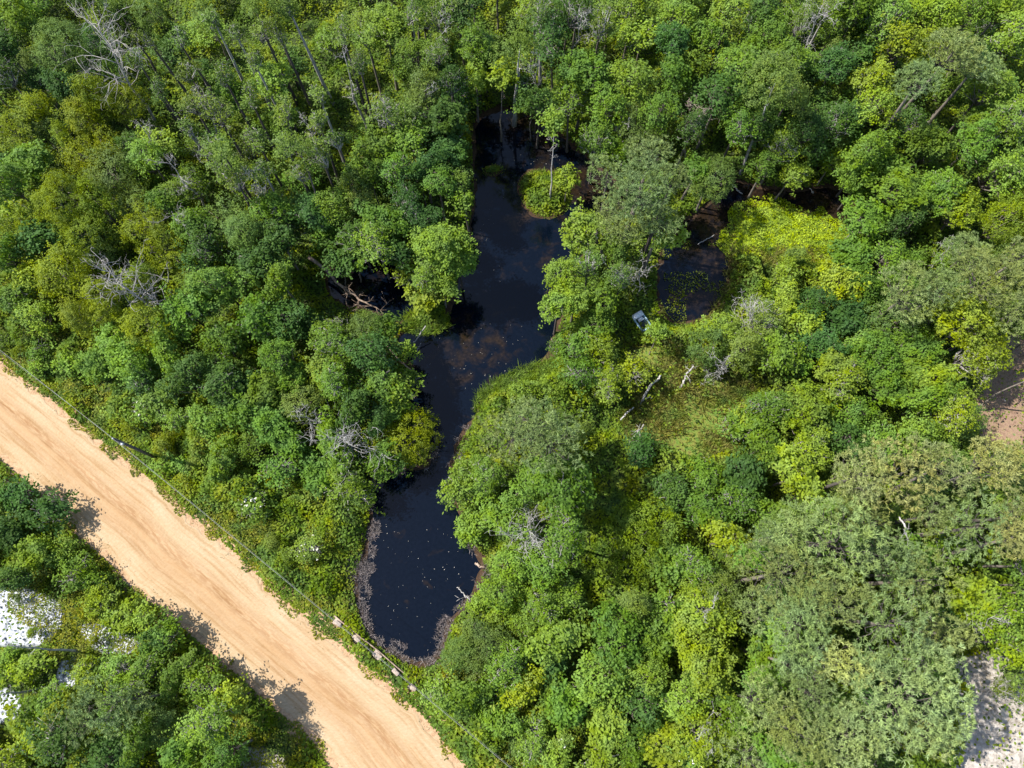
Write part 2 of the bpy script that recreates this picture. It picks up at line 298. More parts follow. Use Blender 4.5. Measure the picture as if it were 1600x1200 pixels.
# ------------------------------------------------------------------ road
def road():
    a = G(ROAD_R); b = G(ROAD_L)
    def resample(p, n):
        d = np.r_[0, np.cumsum(np.linalg.norm(np.diff(p, axis=0), axis=1))]; t = np.linspace(0, d[-1], n)
        return np.stack([np.interp(t, d, p[:, 0]), np.interp(t, d, p[:, 1])], 1)
    n = 520; k = 49; a = resample(a, n); b = resample(b, n); V = []
    uu = np.linspace(0, 1, k); at2 = np.zeros((n, k))
    wob = (vnoise(np.arange(n) * .35, np.zeros(n), 1.7) - .5) * .7 + (vnoise(np.arange(n) * .35, np.ones(n) * 7, .5) - .5) * .45
    wob2 = (vnoise(np.arange(n) * .35, np.ones(n) * 40, 1.7) - .5) * .8 + (vnoise(np.arange(n) * .35, np.ones(n) * 70, .5) - .5) * .5
    dirn = (b - a) / np.linalg.norm(b - a, axis=1)[:, None]
    along = np.arange(n) * .35
    for i in range(n):
        for j, u in enumerate(uu):
            p = a[i] * (1 - u) + b[i] * u + dirn[i] * (wob[i] * max(1 - u * 5, 0) ** 2 + wob2[i] * max(u * 5 - 4, 0) ** 2)
            z = .10 * (1 - (2 * u - 1) ** 2) + .02
            for c_, w_ in ((.44, .035), (.56, .035), (.66, .03), (.30, .03)): z -= .05 * math.exp(-((u - c_) / w_) ** 2)
            if u == 0 or u == 1: z = -.12
            V.append((p[0], p[1], z))
    V = np.array(V); V[:, 2] += np.where(V[:, 2] > -.05, (vnoise(V[:, 0], V[:, 1], .9) - .5) * .012, 0)
    I = np.arange(n * k).reshape(n, k); F = np.stack([I[:-1, :-1], I[:-1, 1:], I[1:, 1:], I[1:, :-1]], -1).reshape(-1, 4)[:, ::-1]
    m, nn, out = newmat('sandy_road'); u_ = N_(nn, 'ShaderNodeAttribute', attribute_name='u'); s_ = N_(nn, 'ShaderNodeAttribute', attribute_name='s')
    cx = N_(nn, 'ShaderNodeCombineXYZ'); nn.links.new(u_.outputs['Fac'], cx.inputs[0]); nn.links.new(s_.outputs['Fac'], cx.inputs[1])
    def nz(scale, sx, sy, det=5, ro=.6):
        mp = N_(nn, 'ShaderNodeMapping'); mp.inputs['Scale'].default_value = (sx, sy, 1); nn.links.new(cx.outputs[0], mp.inputs[0])
        x = N_(nn, 'ShaderNodeTexNoise'); x.inputs['Scale'].default_value = scale; x.inputs['Detail'].default_value = det; x.inputs['Roughness'].default_value = ro
        nn.links.new(mp.outputs[0], x.inputs['Vector']); return x.outputs['Fac']
    fine = nz(1, 3, 3, 8, .75); streak = nz(1, 1.9, .07); dash = nz(1, 4.0, .55, 4); blot = nz(1, .25, .12)
    base = ramp(nn, fine, [(.25, (.31, .228, .138)), (.5, (.40, .305, .198)), (.75, (.46, .37, .26))])
    # wheel tracks: darker damp sand in a band off the centre line
    def band(c_, w_):
        su = N_(nn, 'ShaderNodeMath', operation='SUBTRACT'); nn.links.new(u_.outputs['Fac'], su.inputs[0]); su.inputs[1].default_value = c_
        ab = N_(nn, 'ShaderNodeMath', operation='ABSOLUTE'); nn.links.new(su.outputs[0], ab.inputs[0])
        mr = N_(nn, 'ShaderNodeMapRange'); nn.links.new(ab.outputs[0], mr.inputs[0]); mr.inputs[1].default_value = 0; mr.inputs[2].default_value = w_; mr.inputs[3].default_value = 1; mr.inputs[4].default_value = 0; return mr.outputs[0]
    b1_ = band(3.9, 1.0); b2_ = band(5.9, .6); tt_ = N_(nn, 'ShaderNodeMath', operation='MULTIPLY_ADD'); nn.links.new(b2_, tt_.inputs[0]); tt_.inputs[1].default_value = .45; nn.links.new(b1_, tt_.inputs[2]); tot = tt_.outputs[0]
    mu = N_(nn, 'ShaderNodeMath', operation='MULTIPLY'); r1 = ramp(nn, dash, [(.44, (0, 0, 0)), (.54, (1, 1, 1))]); nn.links.new(tot, mu.inputs[0]); nn.links.new(r1.outputs[0], mu.inputs[1])
    mx = N_(nn, 'ShaderNodeMix', data_type='RGBA'); sc = N_(nn, 'ShaderNodeMath', operation='MULTIPLY'); nn.links.new(mu.outputs[0], sc.inputs[0]); sc.inputs[1].default_value = .85
    nn.links.new(sc.outputs[0], mx.inputs[0]); nn.links.new(base.outputs[0], mx.inputs[6]); mx.inputs[7].default_value = (.27, .17, .10, 1)
    wd_ = band(4.6, 3.4); wm = N_(nn, 'ShaderNodeMath', operation='MULTIPLY'); nn.links.new(wd_, wm.inputs[0]); nn.links.new(streak, wm.inputs[1]); mw = N_(nn, 'ShaderNodeMix', data_type='RGBA'); nn.links.new(wm.outputs[0], mw.inputs[0]); nn.links.new(mx.outputs[2], mw.inputs[6]); mw.inputs[7].default_value = (.34, .205, .10, 1)
    r2 = ramp(nn, streak, [(.36, (.78, .69, .58)), (.47, (.94, .90, .85)), (.6, (1.0, 1.0, 1.0))])
    m2 = N_(nn, 'ShaderNodeMix', data_type='RGBA', blend_type='MULTIPLY'); m2.inputs[0].default_value = 1; nn.links.new(mw.outputs[2], m2.inputs[6]); nn.links.new(r2.outputs[0], m2.inputs[7])
    r3 = ramp(nn, blot, [(.35, (.93, .88, .82)), (.65, (1, 1, 1))])
    m3 = N_(nn, 'ShaderNodeMix', data_type='RGBA', blend_type='MULTIPLY'); m3.inputs[0].default_value = 1; nn.links.new(m2.outputs[2], m3.inputs[6]); nn.links.new(r3.outputs[0], m3.inputs[7])
    p = N_(nn, 'ShaderNodeBsdfPrincipled'); nn.links.new(m3.outputs[2], p.inputs['Base Color']); p.inputs['Roughness'].default_value = .95; p.inputs['Specular IOR Level'].default_value = .1
    # fine washboard ridges across the road near its verge, and grain
    wv = N_(nn, 'ShaderNodeTexWave', wave_type='BANDS', bands_direction='Y'); mp = N_(nn, 'ShaderNodeMapping'); mp.inputs['Scale'].default_value = (.35, 1.0, 1); nn.links.new(cx.outputs[0], mp.inputs[0]); nn.links.new(mp.outputs[0], wv.inputs[0])
    wv.inputs['Scale'].default_value = .55; wv.inputs['Distortion'].default_value = 3; wv.inputs['Detail'].default_value = 3
    ad = N_(nn, 'ShaderNodeMath', operation='MULTIPLY_ADD'); nn.links.new(wv.outputs['Fac'], ad.inputs[0]); ad.inputs[1].default_value = .0; nn.links.new(fine, ad.inputs[2])
    b_ = N_(nn, 'ShaderNodeBump'); b_.inputs['Strength'].default_value = .55; b_.inputs['Distance'].default_value = .06; nn.links.new(ad.outputs[0], b_.inputs['Height']); nn.links.new(b_.outputs[0], p.inputs['Normal'])
    nn.links.new(p.outputs[0], out.inputs[0])
    me = mesh_np('road', V, F, m, smooth_=True)
    U = np.tile(uu * 9.0, n); S = np.repeat(along, k)
    for nm, v in (('u', U), ('s', S)):
        at_ = me.attributes.new(nm, 'FLOAT', 'POINT'); at_.data.foreach_set('value', v.astype(np.float32))
    tagp(link('road', me), kind='structure')
road()

# ------------------------------------------------------------------ water
def water():
    m, n, out = newmat('pond_water'); geo = N_(n, 'ShaderNodeNewGeometry')
    def noise(s, d=5, st=(1, 1, 1), dist=0):
        mp = N_(n, 'ShaderNodeMapping'); mp.inputs['Scale'].default_value = st; n.links.new(geo.outputs['Position'], mp.inputs[0])
        x = N_(n, 'ShaderNodeTexNoise'); x.inputs['Scale'].default_value = s; x.inputs['Detail'].default_value = d; x.inputs['Distortion'].default_value = dist; n.links.new(mp.outputs[0], x.inputs['Vector']); return x.outputs['Fac']
    # silt near the surface: brown where it is shallow
    a = N_(n, 'ShaderNodeAttribute', attribute_name='silt'); ad = N_(n, 'ShaderNodeMath', operation='MULTIPLY_ADD'); nz = noise(.55, 6, (1, 1, 1), .6)
    n.links.new(nz, ad.inputs[0]); ad.inputs[1].default_value = 2.3; n.links.new(a.outputs['Fac'], ad.inputs[2])
    mr = N_(n, 'ShaderNodeMapRange'); n.links.new(ad.outputs[0], mr.inputs[0]); mr.inputs[1].default_value = 1.45; mr.inputs[2].default_value = 2.0
    fine = noise(3, 6)
    br = ramp(n, fine, [(.3, (.008, .0055, .0035)), (.6, (.020, .013, .008)), (.8, (.045, .028, .017))])
    bl = ramp(n, fine, [(.3, (.0008, .0024, .0065)), (.7, (.0018, .0038, .009))])
    mx = N_(n, 'ShaderNodeMix', data_type='RGBA'); n.links.new(mr.outputs[0], mx.inputs[0]); n.links.new(bl.outputs[0], mx.inputs[6]); n.links.new(br.outputs[0], mx.inputs[7])
    p = N_(n, 'ShaderNodeBsdfPrincipled'); n.links.new(mx.outputs[2], p.inputs['Base Color']); p.inputs['Roughness'].default_value = .06; p.inputs['IOR'].default_value = 1.33
    b = N_(n, 'ShaderNodeBump'); b.inputs['Strength'].default_value = .05; b.inputs['Distance'].default_value = .03; n.links.new(noise(2.5, 3), b.inputs['Height']); n.links.new(b.outputs[0], p.inputs['Normal'])
    n.links.new(p.outputs[0], out.inputs[0])
    xs = np.arange(-34, 52, .8); ys = np.arange(-12, 84, .8); x, y = np.meshgrid(xs, ys); P = np.stack([x.ravel(), y.ravel()], 1)
    I = np.arange(len(P)).reshape(len(ys), len(xs)); F = np.stack([I[:-1, :-1], I[:-1, 1:], I[1:, 1:], I[1:, :-1]], -1).reshape(-1, 4)
    # the sheet only spans the wet places and a margin under the banks
    s = water_sd(P); fc = s[F].max(1) > -1.6; F = F[fc]; used = np.unique(F); mp_ = -np.ones(len(P), int); mp_[used] = np.arange(len(used))
    P = P[used]; s = s[used]; F = mp_[F]
    me = mesh_np('pond', np.column_stack([P, np.full(len(P), WATER_Z)]), F, m)
    silt = np.zeros(len(P)) 
    for px, py, r, v in [(738, 535, 5.5, .55), (830, 190, 5, .8), (800, 180, 3.5, .8), (930, 290, 4, .85), (905, 350, 3, .5), (815, 335, 2.5, .7), (1120, 360, 6, .9), (1200, 295, 6, .95), (1270, 310, 5, .95), (850, 255, 3, .6),
                         (1300, 320, 5, .95), (1100, 480, 5, .7), (600, 410, 4, .5), (850, 400, 2.5, .4), (540, 450, 4, .5), (875, 440, 2, .4), (750, 370, 2, .4)]:
        c = at(px, py)[:2]; silt = np.maximum(silt, v * np.exp(-((P - c) ** 2).sum(1) / r ** 2))
    at_ = me.attributes.new('silt', 'FLOAT', 'POINT'); at_.data.foreach_set('value', silt.astype(np.float32))
    tagp(link('pond', me), kind='structure')
water()
# ------------------------------------------------------------------ crowns
def crown_points(Rr, zf, nl, lobe, up, seed_dens, low=-.35, spread=.62, heap=False):
    """twig tips over a heap of lobes; returns positions and outward normals"""
    C0 = []
    for _ in range(600):
        if len(C0) >= nl: break
        if heap:       # ragged heap: lobes of many sizes at many heights
            q = rng.normal(0, .46, 2); ro = np.linalg.norm(q)
            if ro > 1.02: continue
            z = zf * (math.sqrt(max(1.06 - ro * ro, .02)) * rng.random() ** .55 * 1.05 - .25); r = Rr * lobe * math.exp(rng.normal(-.15, .48)) * (1.05 - .3 * ro)
            c = np.array([q[0] * .9, q[1] * .9, z]) * Rr
            if all(np.linalg.norm(c - p) > .55 * r for p, _r in C0): C0.append((c, r))
            continue
        d = rng.normal(size=3); d /= np.linalg.norm(d)
        if d[2] < low: continue
        c = d * Rr * spread * (0.55 + .55 * rng.random()); c[2] *= zf
        if all(np.linalg.norm(c - q) > lobe * Rr * .75 for q, _ in C0): C0.append((c, Rr * lobe * (.75 + .5 * rng.random())))
    C0.append((np.array([0, 0, -.05 * Rr]), Rr * .5))
    Ps = []; Ns = []; ph = rng.random(3) * 6.28; st = 1 + .22 * rng.normal(size=2)
    for c, r in C0:
        k = max(6, int(seed_dens * 4 * math.pi * r * r)); d = norm(rng.normal(size=(k, 3)))
        d = d[(d[:, 2] > up)]
        p = c + d * r * (.78 + .3 * rng.random((len(d), 1))) * np.array([1, 1, 1.15 if heap else .85])
        wob = np.sin(p[:, 0:1] * 2.3 + ph[0]) * np.sin(p[:, 1:2] * 2.1 + ph[1]) + .6 * np.sin(p[:, 2:3] * 3.7 + p[:, 0:1] * 3.1 + ph[2])
        p = p + d * (wob * .16 * r ** .5 + (rng.random((len(p), 1)) < .28) * rng.random((len(p), 1)) * .75)
        keep = np.ones(len(p), bool)
        for c2, r2 in C0:
            if c2 is not c: keep &= np.linalg.norm(p - c2, axis=1) > r2 * .78
        Ps.append(p[keep]); Ns.append(d[keep])
    C0 = [(c * np.array([st[0], st[1], 1]), r) for c, r in C0]
    return np.concatenate(Ps) * np.array([st[0], st[1], 1]), np.concatenate(Ns), C0
def make_crown(kind, Rr, seed):
    global rng
    rng = np.random.default_rng(seed)
    mb = MB(); lb = MB()
    if kind == 'leafy':        # broadleaf: clumps of real-size leaf sprays
        shp = seed % 5; T, Nn, L = crown_points(Rr * (.85 if shp == 1 else 1), (.75, 1.35, .5, .95, 1.1)[shp], int(16 + Rr * 11), min(.38, .13 + .30 / Rr), -.35, 4.4, heap=True); lf = (.30, .26, .34, .24, .30)[shp]
        k = 9; P = np.repeat(T, k, 0) + rng.normal(0, .19, (len(T) * k, 3)); N = np.repeat(Nn, k, 0) * .6 + np.array([-.15, 0, .8]) + rng.normal(0, .42, (len(P), 3))
        tv = np.repeat(rng.random(len(T)), k) * .5 + rng.random(len(P)) * .5
        mb.add(*leaves(P, N, lf * (.7 + .6 * rng.random(len(P))), lf * .62, tv, .08)); lm = M_LEAF
    elif kind == 'feathery':   # fine soft foliage in smooth domes
        T, Nn, L = crown_points(Rr, (.9, 1.2, .7, 1.0, .8)[seed % 5], int(8 + Rr * 4), min(.45, .28 + .25 / Rr), -.4, 6.5, heap=True)
        k = 11; P = np.repeat(T, k, 0) + rng.normal(0, .15, (len(T) * k, 3)); N = np.repeat(Nn, k, 0) * .8 + np.array([-.15, 0, .6]) + rng.normal(0, .45, (len(P), 3))
        tv = np.repeat(rng.random(len(T)), k) * .5 + rng.random(len(P)) * .5
        mb.add(*leaves(P, N, .22 * (.7 + .6 * rng.random(len(P))), .10, tv, .05)); lm = M_LEAF
    elif kind == 'sparse':     # thin crown with pale branches showing
        T, Nn, L = crown_points(Rr * .9, 1.9, int(10 + Rr * 5), .24, -.4, 3.8, heap=True)
        k = 8; P = np.repeat(T, k, 0) + rng.normal(0, .17, (len(T) * k, 3)); N = np.repeat(Nn, k, 0) * .5 + np.array([-.1, 0, .8]) + rng.normal(0, .5, (len(P), 3))
        tv = np.repeat(rng.random(len(T)), k) * .5 + rng.random(len(P)) * .5
        mb.add(*leaves(P, N, .24 * (.7 + .6 * rng.random(len(P))), .13, tv, .08)); lm = M_LEAF
    elif kind == 'pine':       # needle tufts
        T, Nn, L = crown_points(Rr, .55, int(10 + Rr * 5), min(.34, .18 + .35 / Rr), -.1, 7.0, low=-.2, spread=.78)
        T = T + rng.normal(0, .08, T.shape); k = 15; P = np.repeat(T, k, 0); D = np.repeat(Nn * .5 + np.array([0, 0, .25]), k, 0) + rng.normal(0, .62, (len(T) * k, 3)) * np.array([1, 1, .6])
        tv = np.repeat(rng.random(len(T)), k) * .55 + rng.random(len(P)) * .45
        mb.add(*blades(P, D, .29 * (.7 + .6 * rng.random(len(P))), .058, tv)); lm = M_NEEDLE
    # limbs running out to the lobes
    root = np.array([0, 0, -Rr * (.9 if kind != 'pine' else .55)])
    for c, r in L:
        mid = (root + c) / 2 + rng.normal(0, .06 * Rr, 3); s = (.022 if kind == 'pine' else .028) * Rr ** .6; c = c - np.array([0, 0, r * (.45 if kind == 'pine' else .1)])
        lb.tube([root, mid, c], [s * 1.5, s, s * .5], 4)
        show = kind == 'leafy' and seed % 5 in (0, 3)
        for q in range(5 if show else {'sparse': 5, 'pine': 2}.get(kind, 2)):
            d = rng.normal(size=3); d[2] = abs(d[2]) * .7; d /= np.linalg.norm(d); e = c + d * r * (1.18 if show else {'sparse': 1.2, 'pine': .8}.get(kind, .92))
            m_ = (c + e) / 2 + rng.normal(0, .1 * r, 3); lb.tube([c, m_, e], [s * .5, s * .35, .012], 4)
    cm = mb.mesh(kind + '_crown', lm); bm_ = lb.mesh(kind + '_limbs', (M_TWIG if seed % 2 else M_PALE) if kind == 'sparse' else (M_DARKBARK if kind == 'pine' else (M_TWIG if kind == 'leafy' and seed % 5 in (0, 3) else M_BARK)))
    return cm, bm_
SIZES = [1.3, 2.0, 3.0, 4.4, 6.2]
CROWNS = {}
_base_rng = rng
for ki, kd in enumerate(('leafy', 'feathery', 'sparse', 'pine')):
    for si, s in enumerate(SIZES):
        for v in range(5): CROWNS[kd, si, v] = make_crown(kd, s, 100 + ki * 50 + si * 5 + v)
rng = np.random.default_rng(11)
def trunk_mesh(seed, bend, mat):
    r = random.Random(seed); pts = []; rad = []
    for i in range(7):
        t = i / 6; pts.append((bend * math.sin(t * 2.4) * r.uniform(.6, 1), bend * math.sin(t * 3) * r.uniform(-.8, .8), t)); rad.append((1 - .62 * t) * (1.35 if i == 0 else 1))
    V, F = tube(pts, rad, 6); return mesh_np('trunk', V, F, mat, smooth_=True)
# trunks are one metre tall with 1 m radius, scaled to the tree
TRUNKS = {k: [trunk_mesh(i, .0, m) for i in range(2)] for k, m in (('bark', M_BARK), ('dark', M_DARKBARK), ('pale', M_PALE))}

KIND = {  # key: (crown kind, albedo, colour words, object name, category)
    'B': ('leafy', (.108, .185, .024), 'mid green leafy', 'broadleaf_tree', 'tree'),
    'L': ('leafy', (.155, .240, .034), 'fresh light green leafy', 'broadleaf_tree', 'tree'),
    'Y': ('leafy', (.190, .262, .028), 'bright yellow-green leafy', 'broadleaf_tree', 'tree'),
    'D': ('leafy', (.058, .118, .024), 'dark green leafy', 'broadleaf_tree', 'tree'),
    'O': ('feathery', (.150, .200, .015), 'olive feathery domed', 'bushy_tree', 'tree'),
    'G': ('feathery', (.118, .175, .038), 'grey-green feathery', 'bushy_tree', 'tree'),
    'S': ('sparse', (.118, .180, .034), 'thin pale-branched', 'swamp_tree', 'tree'),
    'P': ('pine', (.195, .255, .085), 'grey-green tufted pine', 'pine_tree', 'pine'),
    'Q': ('pine', (.275, .335, .120), 'pale speckled pine', 'pine_tree', 'pine'),
    'N': ('pine', (.255, .275, .095), 'olive-brown tufted pine', 'pine_tree', 'pine'),
}
TREES = []   # dicts, used for labels and for keeping the fill apart
cnt = 0
def tree(px, py, rpx, key, h=None, thr=4.2, trunk=True, label=None, shrub=False, rworld=None, lean=None):
    """crown centre seen at (px,py)"""
    global cnt; cnt += 1
    r_ = random.Random(cnt * 13 + int(px))
    kd, alb, words, name, cat = KIND[key]
    if h is None: h = {'S': 14, 'P': 15, 'Q': 16, 'N': 15}.get(key, 9)
    zc = None
    for _ in range(4):
        zc = h * (.72 if kd != 'pine' else .86) if zc is None else zc
        p = at(px, py, zc); dep = proj(p)[0, 2]; rw = rworld or rpx * dep / FPX * (.74 if key == 'S' and px < 620 else 1)
        zc = max(h - rw * {'leafy': .75, 'feathery': .85, 'sparse': 1.2, 'pine': .45}[kd], rw * .55)
    si = int(np.argmin([abs(math.log(rw / s)) for s in SIZES])); sc = rw / SIZES[si]
    cm, lm = CROWNS[kd, si, r_.randrange(5)]
    gz = float(gz_(np.array([p[:2]]))[0])
    small = shrub or (h < thr)
    if small: name, cat = 'shrub', 'shrub'
    root = bpy.data.objects.new(name, None); C.objects.link(root); root.location = (p[0], p[1], gz); root.rotation_euler = (r_.gauss(0, .035), r_.gauss(0, .035), r_.uniform(0, 6.28)); root.empty_display_size = .3
    cr = link('crown' if not small else 'foliage', cm, root, (0, 0, zc - gz)); zs = sc * r_.uniform(.85, 1.15)
    if small: zs = min(zs, (zc - gz + .1) / SIZES[si] * 1.3)
    cr.scale = (sc * r_.uniform(.85, 1.15), sc * r_.uniform(.85, 1.15), zs); cr.rotation_euler = (r_.gauss(0, .16), r_.gauss(0, .16), 0)
    j = r_.uniform(.82, 1.2); g_ = r_.uniform(-.10, .10)
    cr.color = (alb[0] * j * (1 + g_), alb[1] * j, alb[2] * j * (1 - g_), 1)
    li = link('limbs' if not small else 'stems', lm, root, cr.location); li.scale = cr.scale; li.rotation_euler = cr.rotation_euler
    if not small:
        tk = 'pale' if (key == 'S' and r_.random() < .4) else ('dark' if (key == 'S' or r_.random() < .3) else 'bark')
        L_ = zc - gz + rw * .25 + .3; t = link('trunk', r_.choice(TRUNKS[tk]), root, (0, 0, -.3)); rr = (.07 + .011 * h) * (1.15 if kd == 'pine' else 1)
        t.scale = (rr, rr, L_)
    q = proj(np.array([p]))[0]
    d = dict(o=root, px=q[0], py=q[1], r=rpx if not rworld else rworld * FPX / q[2], p=p, rw=rw, key=key, small=small, label=label, words=words, name=name, cat=cat, h=h)
    TREES.append(d); return d

# every hand-read crown: x, y, radius (px), kind, height (m)
HAND = """
20 20 30 B 11;10 78 28 D 12;42 48 22 L 10;92 92 38 G 11;55 168 27 O 9;15 118 27 D 11;58 128 24 D 9;103 142 26 D 10;28 208 26 O 8;62 205 26 G 7
100 212 24 O 8;132 190 30 O 9;146 238 30 O 8;172 162 32 O 9;204 178 27 O 8;46 252 30 B 8;20 296 30 B 9;120 318 40 O 9;78 322 26 O 8;166 338 30 O 8;182 284 28 G 8;212 232 22 D 7
232 252 28 L 9;62 372 30 D 7;24 362 30 O 7;132 382 27 O 7;226 352 24 O 8;252 318 24 B 8;200 318 24 G 7;276 304 25 B 8;300 350 28 B 8;330 380 28 D 7;265 385 26 O 7
245 60 26 S 15;215 100 24 S 14;290 60 26 S 15;330 30 28 S 16;370 55 26 S 15;300 110 28 S 14;355 130 28 S 14;250 140 26 S 13;400 90 26 S 15;410 30 28 S 16;445 60 28 S 15;470 20 26 S 16
300 165 28 S 13;345 185 30 S 13;390 160 28 S 14;430 130 27 L 10;440 180 28 S 13;400 215 30 S 13;350 240 30 S 13;300 215 28 S 13;450 230 28 S 13;495 200 28 S 14;500 150 26 S 14;470 280 28 S 12
410 270 30 S 12;360 290 28 S 12;505 255 28 S 13;540 60 28 S 16;530 225 26 S 13;420 330 28 B 9;380 360 28 G 9;440 380 30 D 9;484 335 26 D 9;520 330 26 B 9;410 410 30 D 9
600 45 36 L 12;642 92 27 B 11;560 110 26 S 14;690 30 32 S 13;745 62 34 B 12;742 118 24 L 9;720 20 26 D 12;640 20 26 S 14;680 85 28 S 13;700 130 26 D 11
870 60 32 D 11;912 118 38 B 12;932 52 30 S 14;1000 58 30 Y 11;1045 72 34 D 12;990 15 26 L 12;842 162 24 D 9;895 162 30 B 10;942 172 32 B 11;982 128 32 L 11;932 224 30 B 9;1000 208 32 G 9;1032 178 32 B 11;1052 122 28 B 11;850 20 26 S 14;900 15 30 D 12
620 192 34 S 12;665 152 34 G 12;692 182 30 D 11;642 222 26 L 10;600 232 30 B 10;580 282 30 B 9;560 322 28 G 9;622 272 28 B 9;662 258 28 D 9;700 236 26 D 9;686 292 26 B 9;722 285 20 G 8;728 318 20 B 7;600 342 30 B 9;642 322 28 D 9;668 352 24 D 8;590 385 32 L 9;560 370 24 D 8
692 388 40 L 10;672 425 28 L 7;662 460 30 Y 5;715 405 26 L 8;690 450 24 L 6;640 430 20 Y 5;625 400 22 D 8
925 355 32 L 9;900 372 20 L 7;960 385 26 B 8;1108 285 36 G 8;1085 262 24 B 8;960 240 24 B 8
1110 62 38 B 12;1190 62 34 B 12;1192 18 28 D 12;1250 38 34 S 12;1292 18 30 S 12;1340 15 32 B 12;1392 34 42 L 12;1452 22 34 Y 12;1522 22 34 L 12;1402 72 30 Y 11;1372 132 38 Y 11;1357 170 26 Y 10;1312 96 36 D 11;1310 196 30 D 9;1226 102 42 B 12;1232 152 34 G 12;1150 112 34 B 12;1120 152 30 D 11
1150 202 30 B 10;1220 232 24 L 8;1236 272 22 Y 6;1196 262 24 B 7;1190 202 28 D 9;1300 256 18 Y 5;1268 242 22 D 7;1350 252 44 B 9;1450 232 52 B 10;1520 222 42 B 10;1400 292 48 B 9;1470 302 42 B 9;1350 342 36 B 7;1420 352 38 D 7;1562 272 46 L 9;1580 182 46 L 11;1542 142 36 L 11;1590 62 40 Y 12;1560 20 30 L 12;1502 332 38 Y 8;1562 350 40 O 8;1590 402 36 P 12
1265 205 26 D 9;1080 200 24 D 10;1060 20 28 L 12;1145 20 28 L 12;1340 290 24 B 6
1330 400 30 B 6;1380 410 32 B 6;1300 450 32 Y 5;1345 445 26 B 6;1240 402 18 G 4;1225 432 24 L 4;1270 480 30 D 6;1225 470 26 Y 5
1185 505 44 S 8;1165 545 36 G 7;1215 550 34 B 7;1125 520 30 L 4;1110 560 28 G 5;1280 540 36 D 6;1260 505 28 Y 6;1320 500 34 D 6
1420 542 38 B 7;1368 570 38 B 7;1430 582 32 B 7;1385 612 34 B 7;1320 602 36 Y 7;1300 572 26 Y 7;1330 645 28 B 6;1250 652 42 Y 8;1262 702 42 Y 8;1240 742 38 Y 8;1200 642 32 B 7;1202 692 30 B 7;1162 742 36 D 6;1152 785 34 B 6;1372 700 42 L 6;1430 690 40 L 6;1320 690 30 D 6;1172 652 20 Y 4
1500 508 46 Y 10;1520 560 44 Y 9;1482 642 42 Y 8;1440 632 32 B 8;1460 590 30 Y 8
1152 668 22 L 3.4;1000 852 46 O 5;1050 880 36 L 5;1040 820 34 O 5;1100 800 30 B 6;1088 890 34 B 7;1132 842 30 Y 7;1050 770 30 D 5;1100 745 28 B 4
1110 962 46 Y 9;1098 1022 46 Y 9;1070 1090 38 L 7;1100 1150 40 Y 8;1040 1165 40 Y 6;1060 980 34 L 6;1130 910 32 G 8
1552 958 54 Y 9;1585 1005 40 Y 8;1520 925 36 Y 8
722 762 34 L 5;762 742 40 L 6;832 752 46 B 10;884 765 40 B 12.5;742 822 30 L 4;790 815 38 B 6;856 885 32 B 6;800 880 34 L 5;780 922 32 B 5;746 944 14 Y 2.5;752 1002 42 G 5;718 1012 26 G 3;792 1042 34 B 5;850 942 32 B 5;872 1002 36 L 5;962 1000 52 B 8;930 1062 40 L 6;1030 1000 34 B 6;885 938 28 B 4;884 832 38 B 11.5;
730 1088 34 B 4;692 1082 24 L 3;782 1122 30 L 3.5;832 1152 32 L 4;892 1102 34 B 5;952 1132 34 L 5;1002 1102 34 D 5;862 1192 30 L 4;940 1190 34 L 5;820 1080 34 Y 4;980 1175 34 B 5;1010 1050 30 L 6
882 432 30 Y 8;872 482 26 L 8;922 422 30 S 9;902 542 22 B 6;942 472 30 B 6;932 512 26 B 5;935 552 28 Y 6;987 582 20 Y 4.5;950 602 30 Y 6;905 582 24 B 6;972 442 26 S 9;870 545 14 B 3;1000 702 26 D 4;865 600 24 L 4;900 470 26 L 8
630 690 38 O 4.5;612 650 22 L 5;600 720 30 B 5;575 560 32 D 8;600 592 28 B 7;568 518 27 G 6;622 612 24 L 6;640 550 18 L 4;520 540 32 B 8;560 640 32 D 7;530 592 28 B 8;600 520 28 B 6;640 592 16 B 4;590 660 26 D 6;520 690 36 B 5;545 760 36 L 4;505 740 28 B 4
452 500 32 D 7;443 440 28 B 9;440 560 32 B 8;352 452 38 L 8;402 500 36 B 8;300 592 38 D 7;342 602 30 D 7;190 565 40 L 6;150 568 26 L 5;232 502 32 O 7;217 442 34 O 7;116 442 34 O 7;132 502 30 O 6;60 432 30 Y 6;30 462 28 B 5;64 502 26 L 4;25 402 28 B 7;260 545 30 B 7;290 480 34 B 8;350 540 34 B 7;170 470 30 O 7
350 722 34 B 4;330 660 30 L 4;440 732 24 B 4;460 592 30 B 7;510 580 26 L 7;410 600 32 B 7;380 642 30 B 6;250 622 28 L 4;230 590 26 D 5;420 662 30 B 6;470 640 28 G 6;450 690 28 B 5;280 650 26 L 3.5;400 700 26 B 4
50 990 10 O 1.4;30 935 8 G 1.2;150 1000 9 O 1.4;30 772 30 D 3.4;60 862 32 Y 4.1;96 862 26 Y 2.4;28 900 30 D 4.1;124 894 24 B 2.4;162 938 26 Y 2.6;200 960 24 Y 2.8;232 966 24 L 3.4;260 990 22 B 3.4;52 1038 24 Y 3.4;135 1052 14 Y 2.7;190 1046 22 L 3.4;232 1050 30 B 4.1;274 1062 28 B 4.1;300 1045 26 B 4.1;330 1122 40 L 8.0;362 1090 30 Y 6.2;222 1152 32 B 6.0;282 1182 30 B 7.0;100 1110 30 Y 5.0;360 1172 30 B 7.0;10 830 30 D 4.1;80 800 24 D 3.4;22 1022 15 L 2.7;85 1090 20 B 4.0;245 1005 20 D 3.4;320 1070 24 B 4.8
"""
